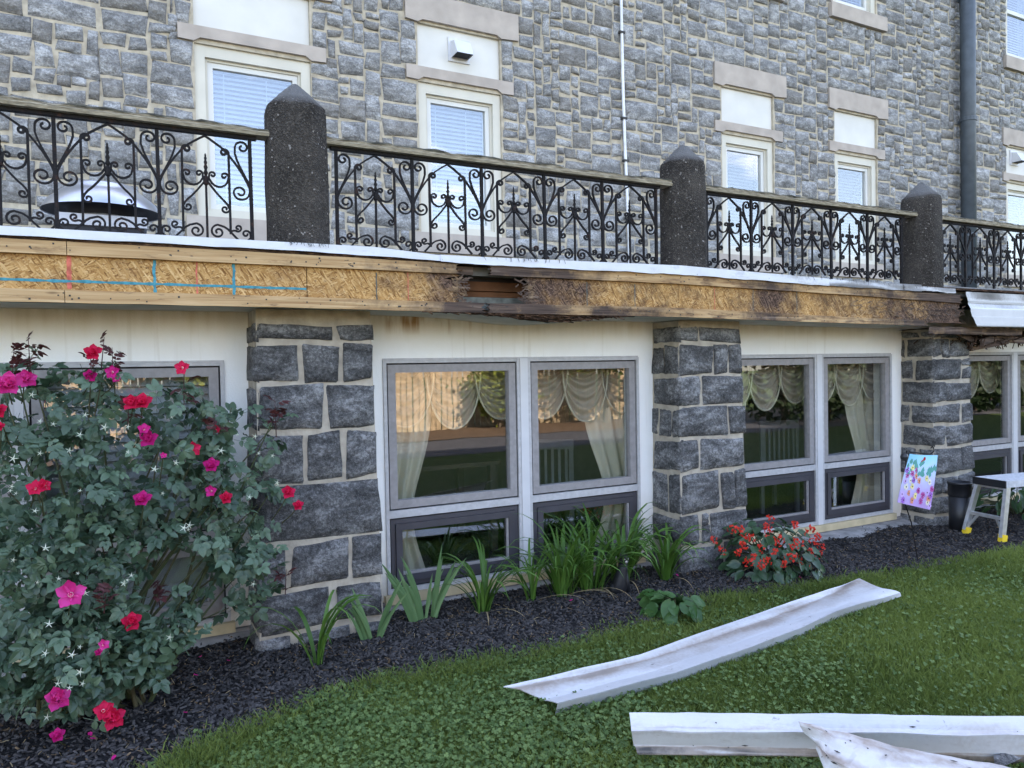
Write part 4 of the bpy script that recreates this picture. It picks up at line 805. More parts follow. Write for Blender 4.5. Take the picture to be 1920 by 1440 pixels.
# ------------------------------------------------------------------ garden flag, black tube, step stool, cat
def flag():
    t = thing('garden_flag', 'small flower print garden flag on a thin black stake by the rightmost pier', 'flag', (5.19, 3.47, 0)); y = 3.47
    tl, tr_, br, bl = at(1706, 851, y), at(1756, 853, y), at(1748, 957, y), at(1690, 943, y)
    def P(u, v, dy=0.): p = tl.lerp(tr_, u).lerp(bl.lerp(br, u), v); return (p.x, y + .012 * math.sin(u * 4 + v * 2.) + .02 * v - dy, p.z - .006 * math.sin(u * math.pi) * (1 - v))
    b = MB(); b.grid(lambda u, v: P(u, v), 8, 12); b.grid(lambda u, v: P(u, v, -.002), 8, 12)
    fm, ft, fb = mat('flag_cloth', .8, .15); p = pos(ft); Xf, Yf_, Zf = xyz(ft, p); n = tex(ft, 'ShaderNodeTexNoise', p, Scale=16., Detail=3.)
    c = ramp(ft, math_(ft, 'ADD', rng_(ft, Zf, bl.z, tl.z), math_(ft, 'MULTIPLY', math_(ft, 'SUBTRACT', n.outputs['Fac'], .5), .35)), [(0, (.45, .30, .62)), (.45, (.52, .56, .80)), (.72, (.42, .66, .86)), (1, (.22, .62, .86))]); base(ft, fb, c)
    b.build('cloth', fm, t, smooth=True)
    cols = [('petal_violet', (.34, .12, .52)), ('petal_plum', (.50, .07, .30)), ('petal_orange', (.82, .32, .16)), ('petal_lemon', (.85, .74, .26)), ('petal_cream', (.85, .80, .62)), ('petal_lilac', (.60, .42, .78)), ('leaf_teal', (.10, .34, .30))]
    for k_, c_ in cols:
        if k_ not in M: simple(k_, c_, .8, .1)
    pr = {k_: MB() for k_, _ in cols}; ctr = MB(); rr = random.Random(4); L_ = .0
    def flower(u, v, r, key):
        o = Vector(P(u, v, .0015)); L1 = .0004 * rr.random()
        for q in range(9):
            a = q / 9 * 2 * math.pi + rr.random() * .3; w = .3
            pts = [o] + [o + Vector((math.cos(a + d) * r * f, -L1, math.sin(a + d) * r * f)) for d, f in ((-w, .6), (-w * .6, .95), (0, 1.05), (w * .6, .95), (w, .6))]; pr[key].add(pts, [(0, 5, 4, 3, 2, 1)])
        ctr.add([o + Vector((math.cos(q / 6 * 6.283) * r * .24, -.0012, math.sin(q / 6 * 6.283) * r * .24)) for q in range(6)], [(5, 4, 3, 2, 1, 0)])
    for i in range(22):
        u, v = rr.random() * .62 + .02, rr.random() * .3 + .24; pr['leaf_teal'].add([P(u + dx, v + dz - .12, .0011) for dx, dz in ((-.05, 0), (0, .05), (.05, 0), (.01, -.07))], [(0, 1, 2, 3)])
    for i in range(10): u, v = rr.random() * .25 + .72, rr.random() * .2 + .22; pr['leaf_teal'].add([P(u + dx, v + dz, .0011) for dx, dz in ((-.05, 0), (0, .05), (.04, 0), (.01, -.07))], [(0, 1, 2, 3)])
    spots = [(.15, .93, 0), (.38, .9, 2), (.62, .88, 1), (.84, .88, 4), (.93, .93, 5), (.08, .82, 5), (.27, .77, 2), (.45, .80, 3), (.66, .76, 1), (.16, .66, 4), (.34, .63, 3), (.52, .69, 1), (.10, .55, 5), (.26, .52, 4), (.36, .5, 0), (.52, .50, 2), (.12, .43, 1), (.28, .38, 1), (.42, .42, 2), (.25, .26, 3), (.40, .3, 1), (.06, .32, 0), (.82, .5, 4), (.72, .44, 3), (.93, .62, 1), (.9, .74, 0), (.86, .80, 2), (.78, .70, 5)]
    for u, v, c_ in spots: flower(u, v, .021 + rr.random() * .006, cols[c_][0])
    for k_, m_ in pr.items():
        if m_.v: tag(m_.build('flower_print', k_, t), kind='stuff')
    ctr.build('flower_print', 'nail', t); d = MB(); o = Vector(P(.60, .07, .0015)); d.add([o + Vector((math.cos(q / 10 * 6.283) * .014, 0, math.sin(q / 10 * 6.283) * .014)) for q in range(10)], [tuple(range(9, -1, -1))]); d.add([o + Vector(v_) for v_ in ((-.045, -.0003, -.016), (-.04, -.0003, -.022), (0, -.0003, -.004), (-.004, -.0003, .004))], [(0, 1, 2, 3)]); d.build('flower_print', 'begonia_red', t)
    s = MB(); q = at(1712, 850, y + .03); g = atz(1724, 1056, 0.)
    s.tube([(g.x, g.y, -.05), (g.x - .03, y + .035, .30), (bl.x + .09, y + .04, bl.z), (tl.x + .02, y + .04, tl.z + .02), (tl.x + .06, y + .035, tl.z + .006), (tr_.x - .02, y + .035, tr_.z + .004), (tr_.x + .01, y + .03, tr_.z + .022), (tr_.x + .012, y + .03, tr_.z + .05), (tr_.x - .005, y + .03, tr_.z + .062), (tr_.x - .022, y + .03, tr_.z + .05)], .0045, 6); s.build('stake', 'black_iron', t)
    cl = MB(); cl.lathe([(.004, -.03), (.024, -.02), (.028, .0), (.02, .02), (.005, .026)], 10, (tl.x - .035, y + .02, tl.z - .02), rot=.3); cl.build('clip', 'black_plastic', t)
flag()
t = thing('black_tube', 'black plastic tube standing upright against the rightmost stone pier', 'pipe', (6.42, 3.93, 0)); x, y = 6.42, 3.92; zt = at(1800, 903, y).z
b = MB(); b.lathe([(.085, -.03), (.085, zt - .11)], 22, (x, y, 0)); b.build('body', 'black_plastic', t, smooth=True); b = MB(); b.lathe([(.09, zt - .12), (.092, zt - .115), (.092, zt - .02), (.098, zt - .018), (.098, zt), (.078, zt), (.076, zt - .05)], 22, (x, y, 0)); b.build('collar', 'black_plastic', t, smooth=True)
def stool():
    f1, f2 = atz(1810, 1004, 0.), atz(1879, 1020, 0.); w = (f2 - f1); w.z = 0; wd = w.normalized(); ln = Vector((-wd.y, wd.x, 0))
    if ln.x < 0: ln = -ln
    t = thing('step_stool', 'aluminium folding step platform with yellow feet at the right edge', 'step stool', tuple((f1 + f2) / 2)); H = .47; L_ = 1.05
    top1, top2 = f1 + wd * .05 + ln * .10 + Vector((0, 0, H)), f2 - wd * .03 + ln * .10 + Vector((0, 0, H)); W_ = (top2 - top1).length
    def leg(a, b):
        m_ = MB(); m_.bar(a + Vector((0, 0, .05)), b, .030, .045, up=ln); o = m_.build('leg', 'aluminium', t)
        d = (b - a).normalized(); q = MB(); q.bar(a - d * .01, a + d * .075, .040, .056, up=ln); q.build('rubber_foot', 'yellow_rubber', o); return o
    l1 = leg(f1, top1); l2 = leg(f2, top2); f3, f4 = f1 + ln * (L_ + .2), f2 + ln * (L_ + .2); top3, top4 = top1 + ln * L_, top2 + ln * L_; leg(f3, top3); leg(f4, top4)
    for (a, b_, c_, d_) in ((f1, top1, f2, top2), (f3, top3, f4, top4)):
        m_ = MB(); m_.bar(a.lerp(b_, .42), c_.lerp(d_, .42), .028, .026); m_.build('rung', 'aluminium', t); m_ = MB(); m_.bar(a.lerp(b_, .93), c_.lerp(d_, .93), .024, .022); m_.build('rung', 'aluminium', t)
        m_ = MB(); m_.bar(a.lerp(b_, .16), a.lerp(b_, .42).lerp(c_.lerp(d_, .42), .24), .014, .020); m_.build('brace', 'aluminium', t); m_ = MB(); m_.bar(c_.lerp(d_, .16), c_.lerp(d_, .42).lerp(a.lerp(b_, .42), .24), .014, .020); m_.build('brace', 'aluminium', t)
    o = top1 - wd * .02 - ln * .05; Z = Vector((0, 0, 1)); pw = W_ + .04; pl = L_ + .1
    def slab(name, m_, a0, a1, b0, b1, z0, z1, parent=t):
        q = MB(); P_ = [o + wd * a + ln * b_ + Z * z for z in (z0, z1) for a, b_ in ((a0, b0), (a1, b0), (a1, b1), (a0, b1))]; q.add(P_, [(0, 3, 2, 1), (4, 5, 6, 7), (0, 1, 5, 4), (1, 2, 6, 5), (2, 3, 7, 6), (3, 0, 4, 7)]); return q.build(name, m_, parent)
    pf = slab('platform', 'platform', 0, pw, .012, pl - .012, -.02, .034); slab('end_cap', 'black_plastic', -.002, pw + .002, 0, .0115, -.024, .036); slab('end_cap', 'black_plastic', -.002, pw + .002, pl - .0115, pl, -.024, .036)
    for i in range(9): slab('rib', 'platform', .012 + i * (pw - .03) / 8.5, .024 + i * (pw - .03) / 8.5, .02, pl - .02, .0345, .037, pf)
    d = (top2 - f2).normalized(); q = MB(); n_ = -ln
    for a0, a1, off_, m_ in ((.42, .86, .0235, 'black_plastic'),):
        c0, c1 = f2.lerp(top2, a0), f2.lerp(top2, a1); q.bar(c0 + n_ * .0233, c1 + n_ * .0233, .018, .002, up=ln)
    q.build('label_strip', 'black_plastic', l2); q = MB()
    for a0 in (.46, .49, .515, .545, .60, .70, .725, .75, .78, .80): c0 = f2.lerp(top2, a0); q.bar(c0 + n_ * .0248, f2.lerp(top2, a0 + .014) + n_ * .0248, .008, .0012, up=ln)
    q.build('lettering', 'white_paint', l2); q = MB(); q.bar(f2.lerp(top2, .64) + n_ * .0248, f2.lerp(top2, .67) + n_ * .0248, .012, .0012, up=ln); q.build('lettering', 'yellow_rubber', l2)
stool()
def cat():
    g = atz(1168, 1112, 0.); K = .74; t = thing('cat_figurine', 'small black seated cat figurine half hidden among the daylily leaves', 'garden ornament', tuple(g)); s = 1.
    def ell(mb, c, r, n=14):
        mb.grid(lambda u, v: (g.x + c[0] + r[0] * math.sin(math.pi * v) * math.cos(2 * math.pi * u), g.y + c[1] + r[1] * math.sin(math.pi * v) * math.sin(2 * math.pi * u), c[2] + r[2] * math.cos(math.pi * v)), n, n)
    b = MB(); b.tube([(g.x - .03, g.y + .02, -.02), (g.x - .03, g.y + .02, .06), (g.x - .015, g.y + .01, .14), (g.x, g.y, .22), (g.x + .004, g.y - .005, .27)], [.07, .078, .062, .046, .038], 14); ell(b, (-.05, .03, .045), (.075, .06, .06)); b.tube([(g.x + .035, g.y - .03, -.01), (g.x + .025, g.y - .025, .10), (g.x + .012, g.y - .01, .19)], [.022, .024, .03], 8); b.v = [tuple(g + (Vector(v) - g) * K) for v in b.v]; b.build('body', 'cat_black', t, smooth=True)
    h = MB(); ell(h, (.006, -.012, .305), (.048, .046, .042)); h.v = [tuple(g + (Vector(v) - g) * K) for v in h.v]; hd = h.build('head', 'cat_black', t, smooth=True)
    for sx in (-1, 1):
        e = MB(); c = Vector((g.x + .006 + sx * .027, g.y - .008, .336)); e.add([c + Vector((-.016, 0, -.004)), c + Vector((.016, 0, -.004)), c + Vector((0, .014, -.004)), c + Vector((sx * .006, 0, .034))], [(0, 1, 3), (1, 2, 3), (2, 0, 3), (0, 2, 1)]); e.v = [tuple(g + (Vector(v) - g) * K) for v in e.v]; e.build('ear', 'cat_black', hd)
    f = MB(); ell(f, (.006, -.052, .292), (.018, .012, .014), 8); f.v = [tuple(g + (Vector(v) - g) * K) for v in f.v]; f.build('muzzle', 'cat_face', hd, smooth=True)
    for sx in (-1, 1): f = MB(); ell(f, (.006 + sx * .018, -.050, .314), (.007, .006, .006), 8); f.v = [tuple(g + (Vector(v) - g) * K) for v in f.v]; f.build('eye', 'calyx', hd, smooth=True)
cat()

# ------------------------------------------------------------------ stripped white metal trim lying on the lawn
def trim(name, label, secs, parts_tint, thick=.004, seed=0., sub=26):
    """secs: cross-sections along the piece, each the same number of points; lofted and given thickness"""
    K = len(secs[0]); rows = []
    for i in range(sub + 1):
        k = i / sub * (len(secs) - 1); a = min(len(secs) - 2, int(k)); f = k - a
        rows.append([secs[a][j].lerp(secs[a + 1][j], f) for j in range(K)])
    cen = sum((p for r in rows for p in r), Vector()) / (len(rows) * K); t = thing(name, label, 'metal trim', (cen.x, cen.y, 0), 'stripped white metal trim on the grass')
    fine = []; tn = []
    for i, r in enumerate(rows):
        line = []
        for j in range(K - 1):
            for q in range(4):
                p = r[j].lerp(r[j + 1], q / 4); p = p + Vector((0, 0, .008 * nz(i * .35 + seed, j + q * .2) + .010 * max(0, nz(i * .9 + seed * 3, j * 1.3) - .25))); line.append(p); tn.append(lerp(parts_tint[j], parts_tint[j + 1], q / 4) * (1 + .9 * nz(i * .28, j * 2 + q * .5, seed)))
        line.append(r[-1]); tn.append(parts_tint[-1]); fine.append(line)
    C = len(fine[0]); mb = MB(); top = [p for l in fine for p in l]; bot = [p - Vector((0, 0, thick)) for p in top]; R = len(fine); off_ = len(top)
    fs = [(i * C + j, i * C + j + 1, (i + 1) * C + j + 1, (i + 1) * C + j) for i in range(R - 1) for j in range(C - 1)]; fb = [tuple(off_ + q for q in f[::-1]) for f in fs]
    rim = [i * C for i in range(R)] + [(R - 1) * C + j for j in range(1, C)] + [i * C + C - 1 for i in range(R - 2, -1, -1)] + [j for j in range(C - 2, 0, -1)]
    fr = [(rim[i], rim[(i + 1) % len(rim)], off_ + rim[(i + 1) % len(rim)], off_ + rim[i]) for i in range(len(rim))]
    mb.v = [tuple(p) for p in top + bot]; mb.f = fs + fb + fr; mb.t = [max(0, q) for q in tn + tn]; mb.build('metal_sheet', 'trim', t); nh = MB(); r = random.Random(seed)
    for k in range(20):        # nail holes, scratches and flecks
        i, j = r.randrange(1, R - 2), r.randrange(1, C - 2); p = fine[i][j].lerp(fine[i + 1][j + 1], r.random()); u = (fine[i + 1][j] - fine[i][j]).normalized(); v = (fine[i][j + 1] - fine[i][j]).normalized(); nn_ = u.cross(v).normalized()
        if nn_.z < 0: nn_ = -nn_
        l = r.choice((.003, .003, .004, .005, .014)); w_ = min(l, r.uniform(.0025, .004)); p = p + nn_ * .004; nh.add([p - u * l - v * w_ * .3, p - v * w_, p + u * l, p + v * w_], [(0, 1, 2, 3)])
    tag(nh.build('nail_hole', 'nail', t), kind='stuff'); return t
A = lambda x, y, z: atz(x, y, z)
trim('bent_trim', 'longest white trim channel lying diagonally from the lawn to the mulch bed',
  [[A(944, 1287, .075), A(975, 1292, .055), A(1022, 1312, .035), A(1046, 1318, .075), A(1040, 1340, .005)],
   [A(1180, 1233, .075), A(1215, 1237, .055), A(1250, 1252, .05), A(1280, 1258, .07), A(1278, 1278, .005)],
   [A(1420, 1150, .08), A(1450, 1158, .06), A(1480, 1170, .06), A(1500, 1178, .07), A(1500, 1196, .004)],
   [A(1520, 1116, .085), A(1548, 1120, .06), A(1580, 1135, .06), A(1575, 1143, .07), A(1575, 1158, .004)],
   [A(1598, 1090, .09), A(1612, 1085, .10), A(1655, 1103, .075), A(1688, 1111, .05), A(1690, 1117, .03)]], (.03, .62, .10, .12, .05), seed=2.)
trim('wide_trim', 'straight white trim board lying across the bottom right of the lawn',
  [[A(1180, 1336, .19), A(1183, 1362, .155), A(1184, 1371, .150), A(1188, 1396, .085), A(1192, 1401, .078), A(1196, 1413, .062)],
   [A(1500, 1338, .185), A(1500, 1365, .15), A(1500, 1373, .145), A(1500, 1399, .08), A(1500, 1404, .07), A(1500, 1416, .05)],
   [A(1960, 1344, .18), A(1960, 1370, .145), A(1960, 1380, .14), A(1960, 1414, .07), A(1960, 1419, .06), A(1960, 1436, .02)],
   [A(2500, 1350, .17), A(2500, 1376, .14), A(2500, 1386, .13), A(2500, 1420, .07), A(2500, 1425, .06), A(2500, 1440, .02)]], (.0, .22, .24, .04, .75, .9), seed=7., sub=34)
t = trim('torn_trim', 'torn white trim piece with a pointed end lying over the straight board',
  [[A(1497, 1352, .235), A(1500, 1360, .225), A(1512, 1376, .20), A(1531, 1394, .185), A(1530, 1402, .175)],
   [A(1570, 1371, .235), A(1575, 1384, .225), A(1570, 1405, .20), A(1560, 1425, .185), A(1545, 1440, .15)],
   [A(1700, 1403, .225), A(1695, 1420, .22), A(1670, 1440, .20), A(1640, 1462, .18), A(1600, 1480, .13)],
   [A(1905, 1442, .20), A(1890, 1455, .19), A(1850, 1480, .17), A(1800, 1510, .13), A(1750, 1530, .08)]], (.42, .40, .08, .62, .12), seed=13.)
b = MB(); b.prism([(0, 0), (.16, 0), (.16, .05), (.05, .055)], 0, .008); q = A(1870, 1440, .06); b.v = [(q.x + v[0], q.y + v[2] * .6 + v[1], .055 + v[2] * .3) for v in b.v]; tag(b.build('slate_shard', 'stone_dark'), 'small dark grey shard caught under the straight white trim', 'debris')
# broken supports so the boards do not hover: scraps of timber under the trim
for nm, c, h, lab in (('timber_scrap', (1.95, 2.19), .08, 'dark timber scrap under the left end of the straight white trim'), ('timber_scrap', (2.75, 1.85), .06, 'dark timber scrap under the right part of the straight white trim'), ('timber_scrap', (2.42, 1.93), .10, 'dark timber scrap under the torn white trim')):
    b = MB(); b.bar((c[0] - .1, c[1] + .02, h / 2 - .01), (c[0] + .1, c[1] - .01, h / 2 - .01), .05, h); tag(b.build(nm, 'rotten'), lab, 'debris', 'timber scraps under the trim')

# ------------------------------------------------------------------ planting
def frames_from(n, y):        # rotation matrices whose z axis is the leaf normal n and whose y axis runs along the leaf
    n = n / np.linalg.norm(n, axis=1, keepdims=True); y = y - n * (y * n).sum(1, keepdims=True); y /= np.linalg.norm(y, axis=1, keepdims=True) + 1e-9; x = np.cross(y, n); return np.stack([x, y, n], axis=2)
def scatter(T, F, P, Rm, S, tint):
    V = np.einsum('nij,kj->nki', Rm, T) * S[:, None, None] + P[:, None, :]; N, K = len(P), len(T)
    return V.reshape(-1, 3), (F[None] + (np.arange(N) * K)[:, None, None]).reshape(-1, F.shape[1]), np.repeat(tint, K)
def leaflet(l, w, ang=0., o=(0, 0), fold=.16, droop=.12):
    p = np.array([(0, 0, 0), (w * .40, .22 * l, fold * w), (w * .5, .52 * l, fold * w), (0, l, -droop * l), (-w * .5, .52 * l, fold * w), (-w * .40, .22 * l, fold * w), (0, .3 * l, 0), (0, .62 * l, -.03 * l), (w * .30, .82 * l, fold * w * .5 - droop * l * .5), (-w * .30, .82 * l, fold * w * .5 - droop * l * .5)])
    c, s = math.cos(ang), math.sin(ang); q = p.copy(); q[:, 0] = p[:, 0] * c + p[:, 1] * s + o[0]; q[:, 1] = -p[:, 0] * s + p[:, 1] * c + o[1]; return q
LF = np.array([(0, 1, 6), (0, 6, 5), (6, 1, 2), (6, 2, 7), (6, 7, 4), (6, 4, 5), (7, 2, 8), (7, 8, 3), (7, 3, 9), (7, 9, 4)])
def compound(seed):
    r = random.Random(seed); L_ = [leaflet(.062, .042, r.uniform(-.2, .2), (0, .062))]
    for s in (1, -1):
        L_.append(leaflet(.054, .036, s * (1.05 + r.uniform(-.2, .2)), (0, .056))); L_.append(leaflet(.044, .030, s * (1.15 + r.uniform(-.2, .2)), (0, .022)))
    st = np.array([(.0014, -.03, 0), (-.0014, -.03, 0), (-.0012, .062, 0), (.0012, .062, 0)]); V = np.concatenate(L_ + [st]); V[:, 2] += r.uniform(-.5, .5) * V[:, 0] ** 2 * 10 - .8 * V[:, 1] ** 2 * 2
    F = np.concatenate([LF + 10 * i for i in range(5)] + [np.array([(50, 51, 52), (50, 52, 53)])]); return V, F
BLOBS = [(50, 790, 95, 75, 3.95, .22, 95), (190, 800, 110, 70, 3.98, .2, 62), (345, 800, 80, 85, 4.0, .18, 40), (95, 940, 150, 115, 3.85, .3, 280), (290, 910, 120, 100, 3.88, .25, 125), (425, 880, 75, 95, 3.92, .15, 44),
 (485, 950, 45, 75, 3.9, .10, 20), (85, 1085, 140, 105, 3.72, .26, 290), (230, 1010, 90, 60, 3.8, .2, 34), (420, 985, 80, 60, 3.92, .12, 32), (470, 1075, 50, 60, 3.92, .10, 22), (365, 1075, 70, 45, 3.85, .15, 6), (415, 1130, 60, 30, 3.9, .08, 22),
 (130, 1205, 150, 80, 3.62, .22, 250), (270, 1205, 60, 55, 3.66, .12, 70), (50, 1270, 90, 60, 3.55, .15, 80), (130, 1325, 60, 25, 3.48, .05, 8), (240, 1265, 40, 22, 3.6, .06, 14), (515, 800, 22, 45, 3.95, .04, 10), (180, 705, 40, 30, 4.0, .08, 22), (60, 705, 55, 30, 4.0, .08, 20), (430, 790, 40, 40, 3.97, .08, 12)]
rb = thing('rose_bush', 'large flowering rose bush with pink and red blooms against the left window', 'rose bush', (-.15, 3.8, 0))
PP = []
for px, py, rx, ry, Y, dY, n in BLOBS:
    for _ in range(n):
        a = random.random() * 6.283; k = math.sqrt(random.random()) ; p = at(px + rx * k * math.cos(a) * 1.05, py + ry * k * math.sin(a) * 1.05, min(4.32, Y + random.uniform(-1, 1) * dY)); PP.append((p.x, p.y, max(.03, p.z)))
for i in range(120):    # sprigs that break the outline
    bb = random.choice(BLOBS); a = random.uniform(-.6, 3.6) if random.random() < .7 else random.uniform(-1.2, 1.2)
    p = at(bb[0] + bb[2] * math.cos(a), bb[1] - bb[3] * math.sin(a), min(4.3, bb[4] - .1 * random.random())); d = Vector((math.cos(a) * .6 + .3, -.25, abs(math.sin(a)) * .8 + .15)).normalized()
    if p.x > .50 or p.z > 1.40: continue
    l = random.uniform(.08, .22)
    for k in range(5): q = p + d * l * k / 4 + Vector((random.uniform(-.02, .02), random.uniform(-.03, .02), random.uniform(-.02, .02))); PP.append((q.x, min(q.y, 4.33), max(.04, q.z)))
PP = np.array(PP); PP = PP[rng.random(len(PP)) > .16]; N = len(PP)
PP[(PP[:, 0] > .58) & (PP[:, 1] > 4.05), 1] -= .15
nrm = rng.normal(size=(N, 3)) * .55 + np.array([.05, -.62, .75]); yd = rng.normal(size=(N, 3)); yd[:, 2] -= .35
RM = frames_from(nrm, yd); SS = rng.uniform(.5, 1.0, N); TT = rng.random(N)
near = np.argsort(PP[:, 1] + rng.random(N) * .25)[:290]; keep = np.ones(N, bool); keep[near] = False
comp = [compound(i) for i in range(5)]; LM = []
for i, (V, F) in enumerate(comp):
    mb = MB(); mb.v = [tuple(v) for v in V]; mb.f = [tuple(f) for f in F]; mb.t = [.1 + .2 * i] * len(V); LM.append(mb.mesh('leaf', 'rose_leaf'))
for i in near:
    o = link('leaf', LM[i % 5], rb, PP[i]); o.rotation_euler = Matrix(RM[i].tolist()).to_euler(); o.scale = (SS[i],) * 3
vv = []; ff = []; tt = []; cnt = 0
for q in range(5):
    idx = np.where(keep & (np.arange(N) % 5 == q))[0]; V, F, T = scatter(comp[q][0], comp[q][1], PP[idx], RM[idx], SS[idx], TT[idx]); vv.append(V); ff.append(F + cnt); tt.append(T); cnt += len(V)
tag(np_mesh('foliage', np.concatenate(vv), np.concatenate(ff), 'rose_leaf', rb, np.concatenate(tt)), kind='stuff')
for px, py, rx, ry, Y, dY, n in BLOBS:
    for k in range(2):
        e = at(px + random.uniform(-.7, .7) * rx, py + random.uniform(-.8, .5) * ry, Y); s0 = Vector((-.18 + random.uniform(-.22, .25), 3.82 + random.uniform(-.12, .12), -.03)); md = s0.lerp(e, .5) + Vector((random.uniform(-.06, .06), random.uniform(-.05, .05), .10))
        pts = [s0.lerp(md, t).lerp(md.lerp(e, t), t) for t in [i / 9 for i in range(10)]]; mb = MB(); mb.tube(pts, [lerp(.011, .0025, i / 9) for i in range(10)], 5, tint=random.random()); mb.build('cane', 'cane', rb)
def petal(l, w, cup, seed):
    r = random.Random(seed); b = MB()
    def f(u, v):
        ww = w * .80 * min(1, .30 + 1.2 * v) * (math.sqrt(max(.04, 1 - ((v - .6) / .42) ** 2)) if v > .6 else 1); x = (u - .5) * ww; z = cup * v ** 1.6 * l + .25 * (abs(u - .5) * 2) ** 2 * w * .5 + .10 * w * nz(u * 3, v * 3, seed); return (x, v * l * (1 - .10 * (abs(u - .5) * 2) ** 2), z)
    b.grid(f, 6, 6); return b
def bloom_mesh(kind, size, full, seed):
    mb = MB(); r = random.Random(seed)
    for ring, (n, l, cup, tilt) in enumerate((((5, 1., .25, .15), (5, .85, .5, .55), (5, .62, .8, 1.0), (4, .42, 1., 1.3)) if full else ((5, 1.05, .15, .25), (3, .35, .9, 1.0)))):
        for i in range(n):
            p = petal(size * l, size * .95 * l, cup, seed + ring * 9 + i); a = i / n * 6.283 + ring * .6 + r.uniform(-.15, .15); Rm = Matrix.Rotation(a, 3, 'Z') @ Matrix.Rotation(tilt + r.uniform(-.15, .15), 3, 'X'); mb.add([Rm @ Vector(v) for v in p.v], p.f, r.uniform(0, 1))
    return mb.mesh('bloom', kind, smooth=True)
BM = {(k, f, s): bloom_mesh(k, .05, f, s) for k in ('pink', 'magenta', 'red') for f in (0, 1) for s in (1, 2)}
CEN = MB(); CEN.lathe([(.001, .0), (.008, .004), (.009, .009), (.004, .014)], 8); CENM = CEN.mesh('flower_centre', 'petal_center')
blooms = [(15, 722, 30, 'pink', 1), (47, 714, 24, 'pink', 1), (175, 661, 20, 'red', 1), (170, 706, 16, 'magenta', 1), (212, 698, 16, 'magenta', 0), (217, 712, 10, 'magenta', 0), (343, 690, 17, 'red', 0), (248, 757, 20, 'red', 1), (267, 756, 22, 'red', 1), (280, 824, 22, 'magenta', 1), (270, 806, 14, 'magenta', 0), (360, 842, 18, 'red', 0), (396, 874, 19, 'magenta', 1), (-4, 768, 22, 'red', 1), (66, 917, 19, 'red', 0), (80, 912, 17, 'red', 1), (268, 938, 21, 'magenta', 1), (397, 921, 14, 'magenta', 0), (422, 934, 16, 'red', 1), (540, 925, 17, 'red', 1), (559, 948, 13, 'red', 1), (133, 1116, 32, 'pink', 0), (245, 1166, 23, 'red', 1), (193, 1210, 13, 'pink', 0), (185, 1224, 9, 'magenta', 1), (106, 1313, 29, 'pink', 1), (193, 1333, 22, 'red', 0), (210, 1346, 27, 'red', 1), (107, 1380, 17, 'magenta', 1), (405, 806, 11, 'red', 0), (0, 800, 12, 'red', 1), (306, 855, 8, 'magenta', 0)]
def rose_depth(px, py):       # front of the bush at this height
    best = min(BLOBS, key=lambda b: ((b[0] - px) / b[2]) ** 2 + ((b[1] - py) / b[3]) ** 2); return best[4] - best[5] * 1.05 - .10
for i, (px, py, rad, k, full) in enumerate(blooms):
    Y = rose_depth(px, py); p = at(px, py, Y); sc = rad * .92 / 1390 * (p - CAM).dot(cam_look) / .052; d = (CAM - p).normalized() + Vector((random.uniform(-.45, .45), random.uniform(-.2, .2), random.uniform(0, .7)))
    o = link('bloom', BM[k, full, 1 + i % 2], rb, p); o.rotation_euler = d.to_track_quat('Z', 'Y').to_euler(); o.scale = (sc,) * 3
    if not full: c = link('flower_centre', CENM, o, WO[o])
    q = p - d.normalized() * .012; e = Vector((p.x - .03 + random.uniform(-.05, .05), p.y + .16, p.z - random.uniform(.06, .16))); mb = MB(); mb.tube([q, q.lerp(e, .4) + Vector((0, 0, -.01)), e], [.0028, .0026, .003], 5, tint=.5); mb.build('stem', 'cane', rb)
mb = MB()       # spent flowers: pale five-pointed calyx stars
for i in range(5):
    a = i / 5 * 6.283; t1 = Vector((math.cos(a), math.sin(a), .35)); mb.add([(.004 * math.cos(a + .63), .004 * math.sin(a + .63), 0), (.004 * math.cos(a - .63), .004 * math.sin(a - .63), 0), tuple(t1 * .024 + Vector((0, 0, -.004)))], [(0, 1, 2)], random.random())
mb.lathe([(.001, -.008), (.0055, -.005), (.005, .002), (.001, .003)], 6); CALM = mb.mesh('spent_calyx', 'calyx')
spots = [(60, 740), (25, 860), (75, 850), (85, 910), (22, 912), (30, 925), (130, 1290), (150, 920), (66, 958), (68, 962), (160, 1112), (85, 1028), (232, 1094), (246, 1079), (110, 1085), (146, 1075), (70, 1092), (58, 1112), (140, 1225), (150, 1213), (92, 1170), (85, 1225), (135, 1228), (150, 1260), (155, 1282), (108, 1282), (88, 1345), (345, 990), (355, 985), (480, 1020), (485, 850), (490, 838), (510, 860), (478, 818), (150, 815), (130, 845), (205, 795), (100, 795), (180, 830), (240, 800), (500, 1075), (475, 1095), (455, 940), (468, 932), (330, 868), (290, 880), (338, 1035), (415, 845), (520, 905), (445, 815), (160, 778), (75, 790), (322, 782), (305, 925), (240, 848), (380, 1180), (318, 1195), (25, 1050), (240, 1000), (200, 960)]
for i, (px, py) in enumerate(spots):
    for k in range(1 if i % 4 else 2):
        if random.random() < .35: continue
        p = at(px + random.uniform(-9, 9) * k, py + random.uniform(-8, 8) * k, rose_depth(px, py) - .01); d = (CAM - p).normalized() + Vector((random.uniform(-.6, .6), random.uniform(-.3, .3), random.uniform(-.2, .8))); o = link('spent_calyx', CALM, rb, p); o.rotation_euler = d.to_track_quat('Z', 'Y').to_euler(); s = random.uniform(.4, .95); o.scale = (s, s, s * random.uniform(.6, 1.6))
YM = []
for i in range(2): V, F = compound(40 + i); mb = MB(); mb.v = [tuple(v * .8) for v in V]; mb.f = [tuple(f) for f in F]; mb.t = [.3 + .4 * i] * len(V); YM.append(mb.mesh('young_leaf', 'rose_young'))
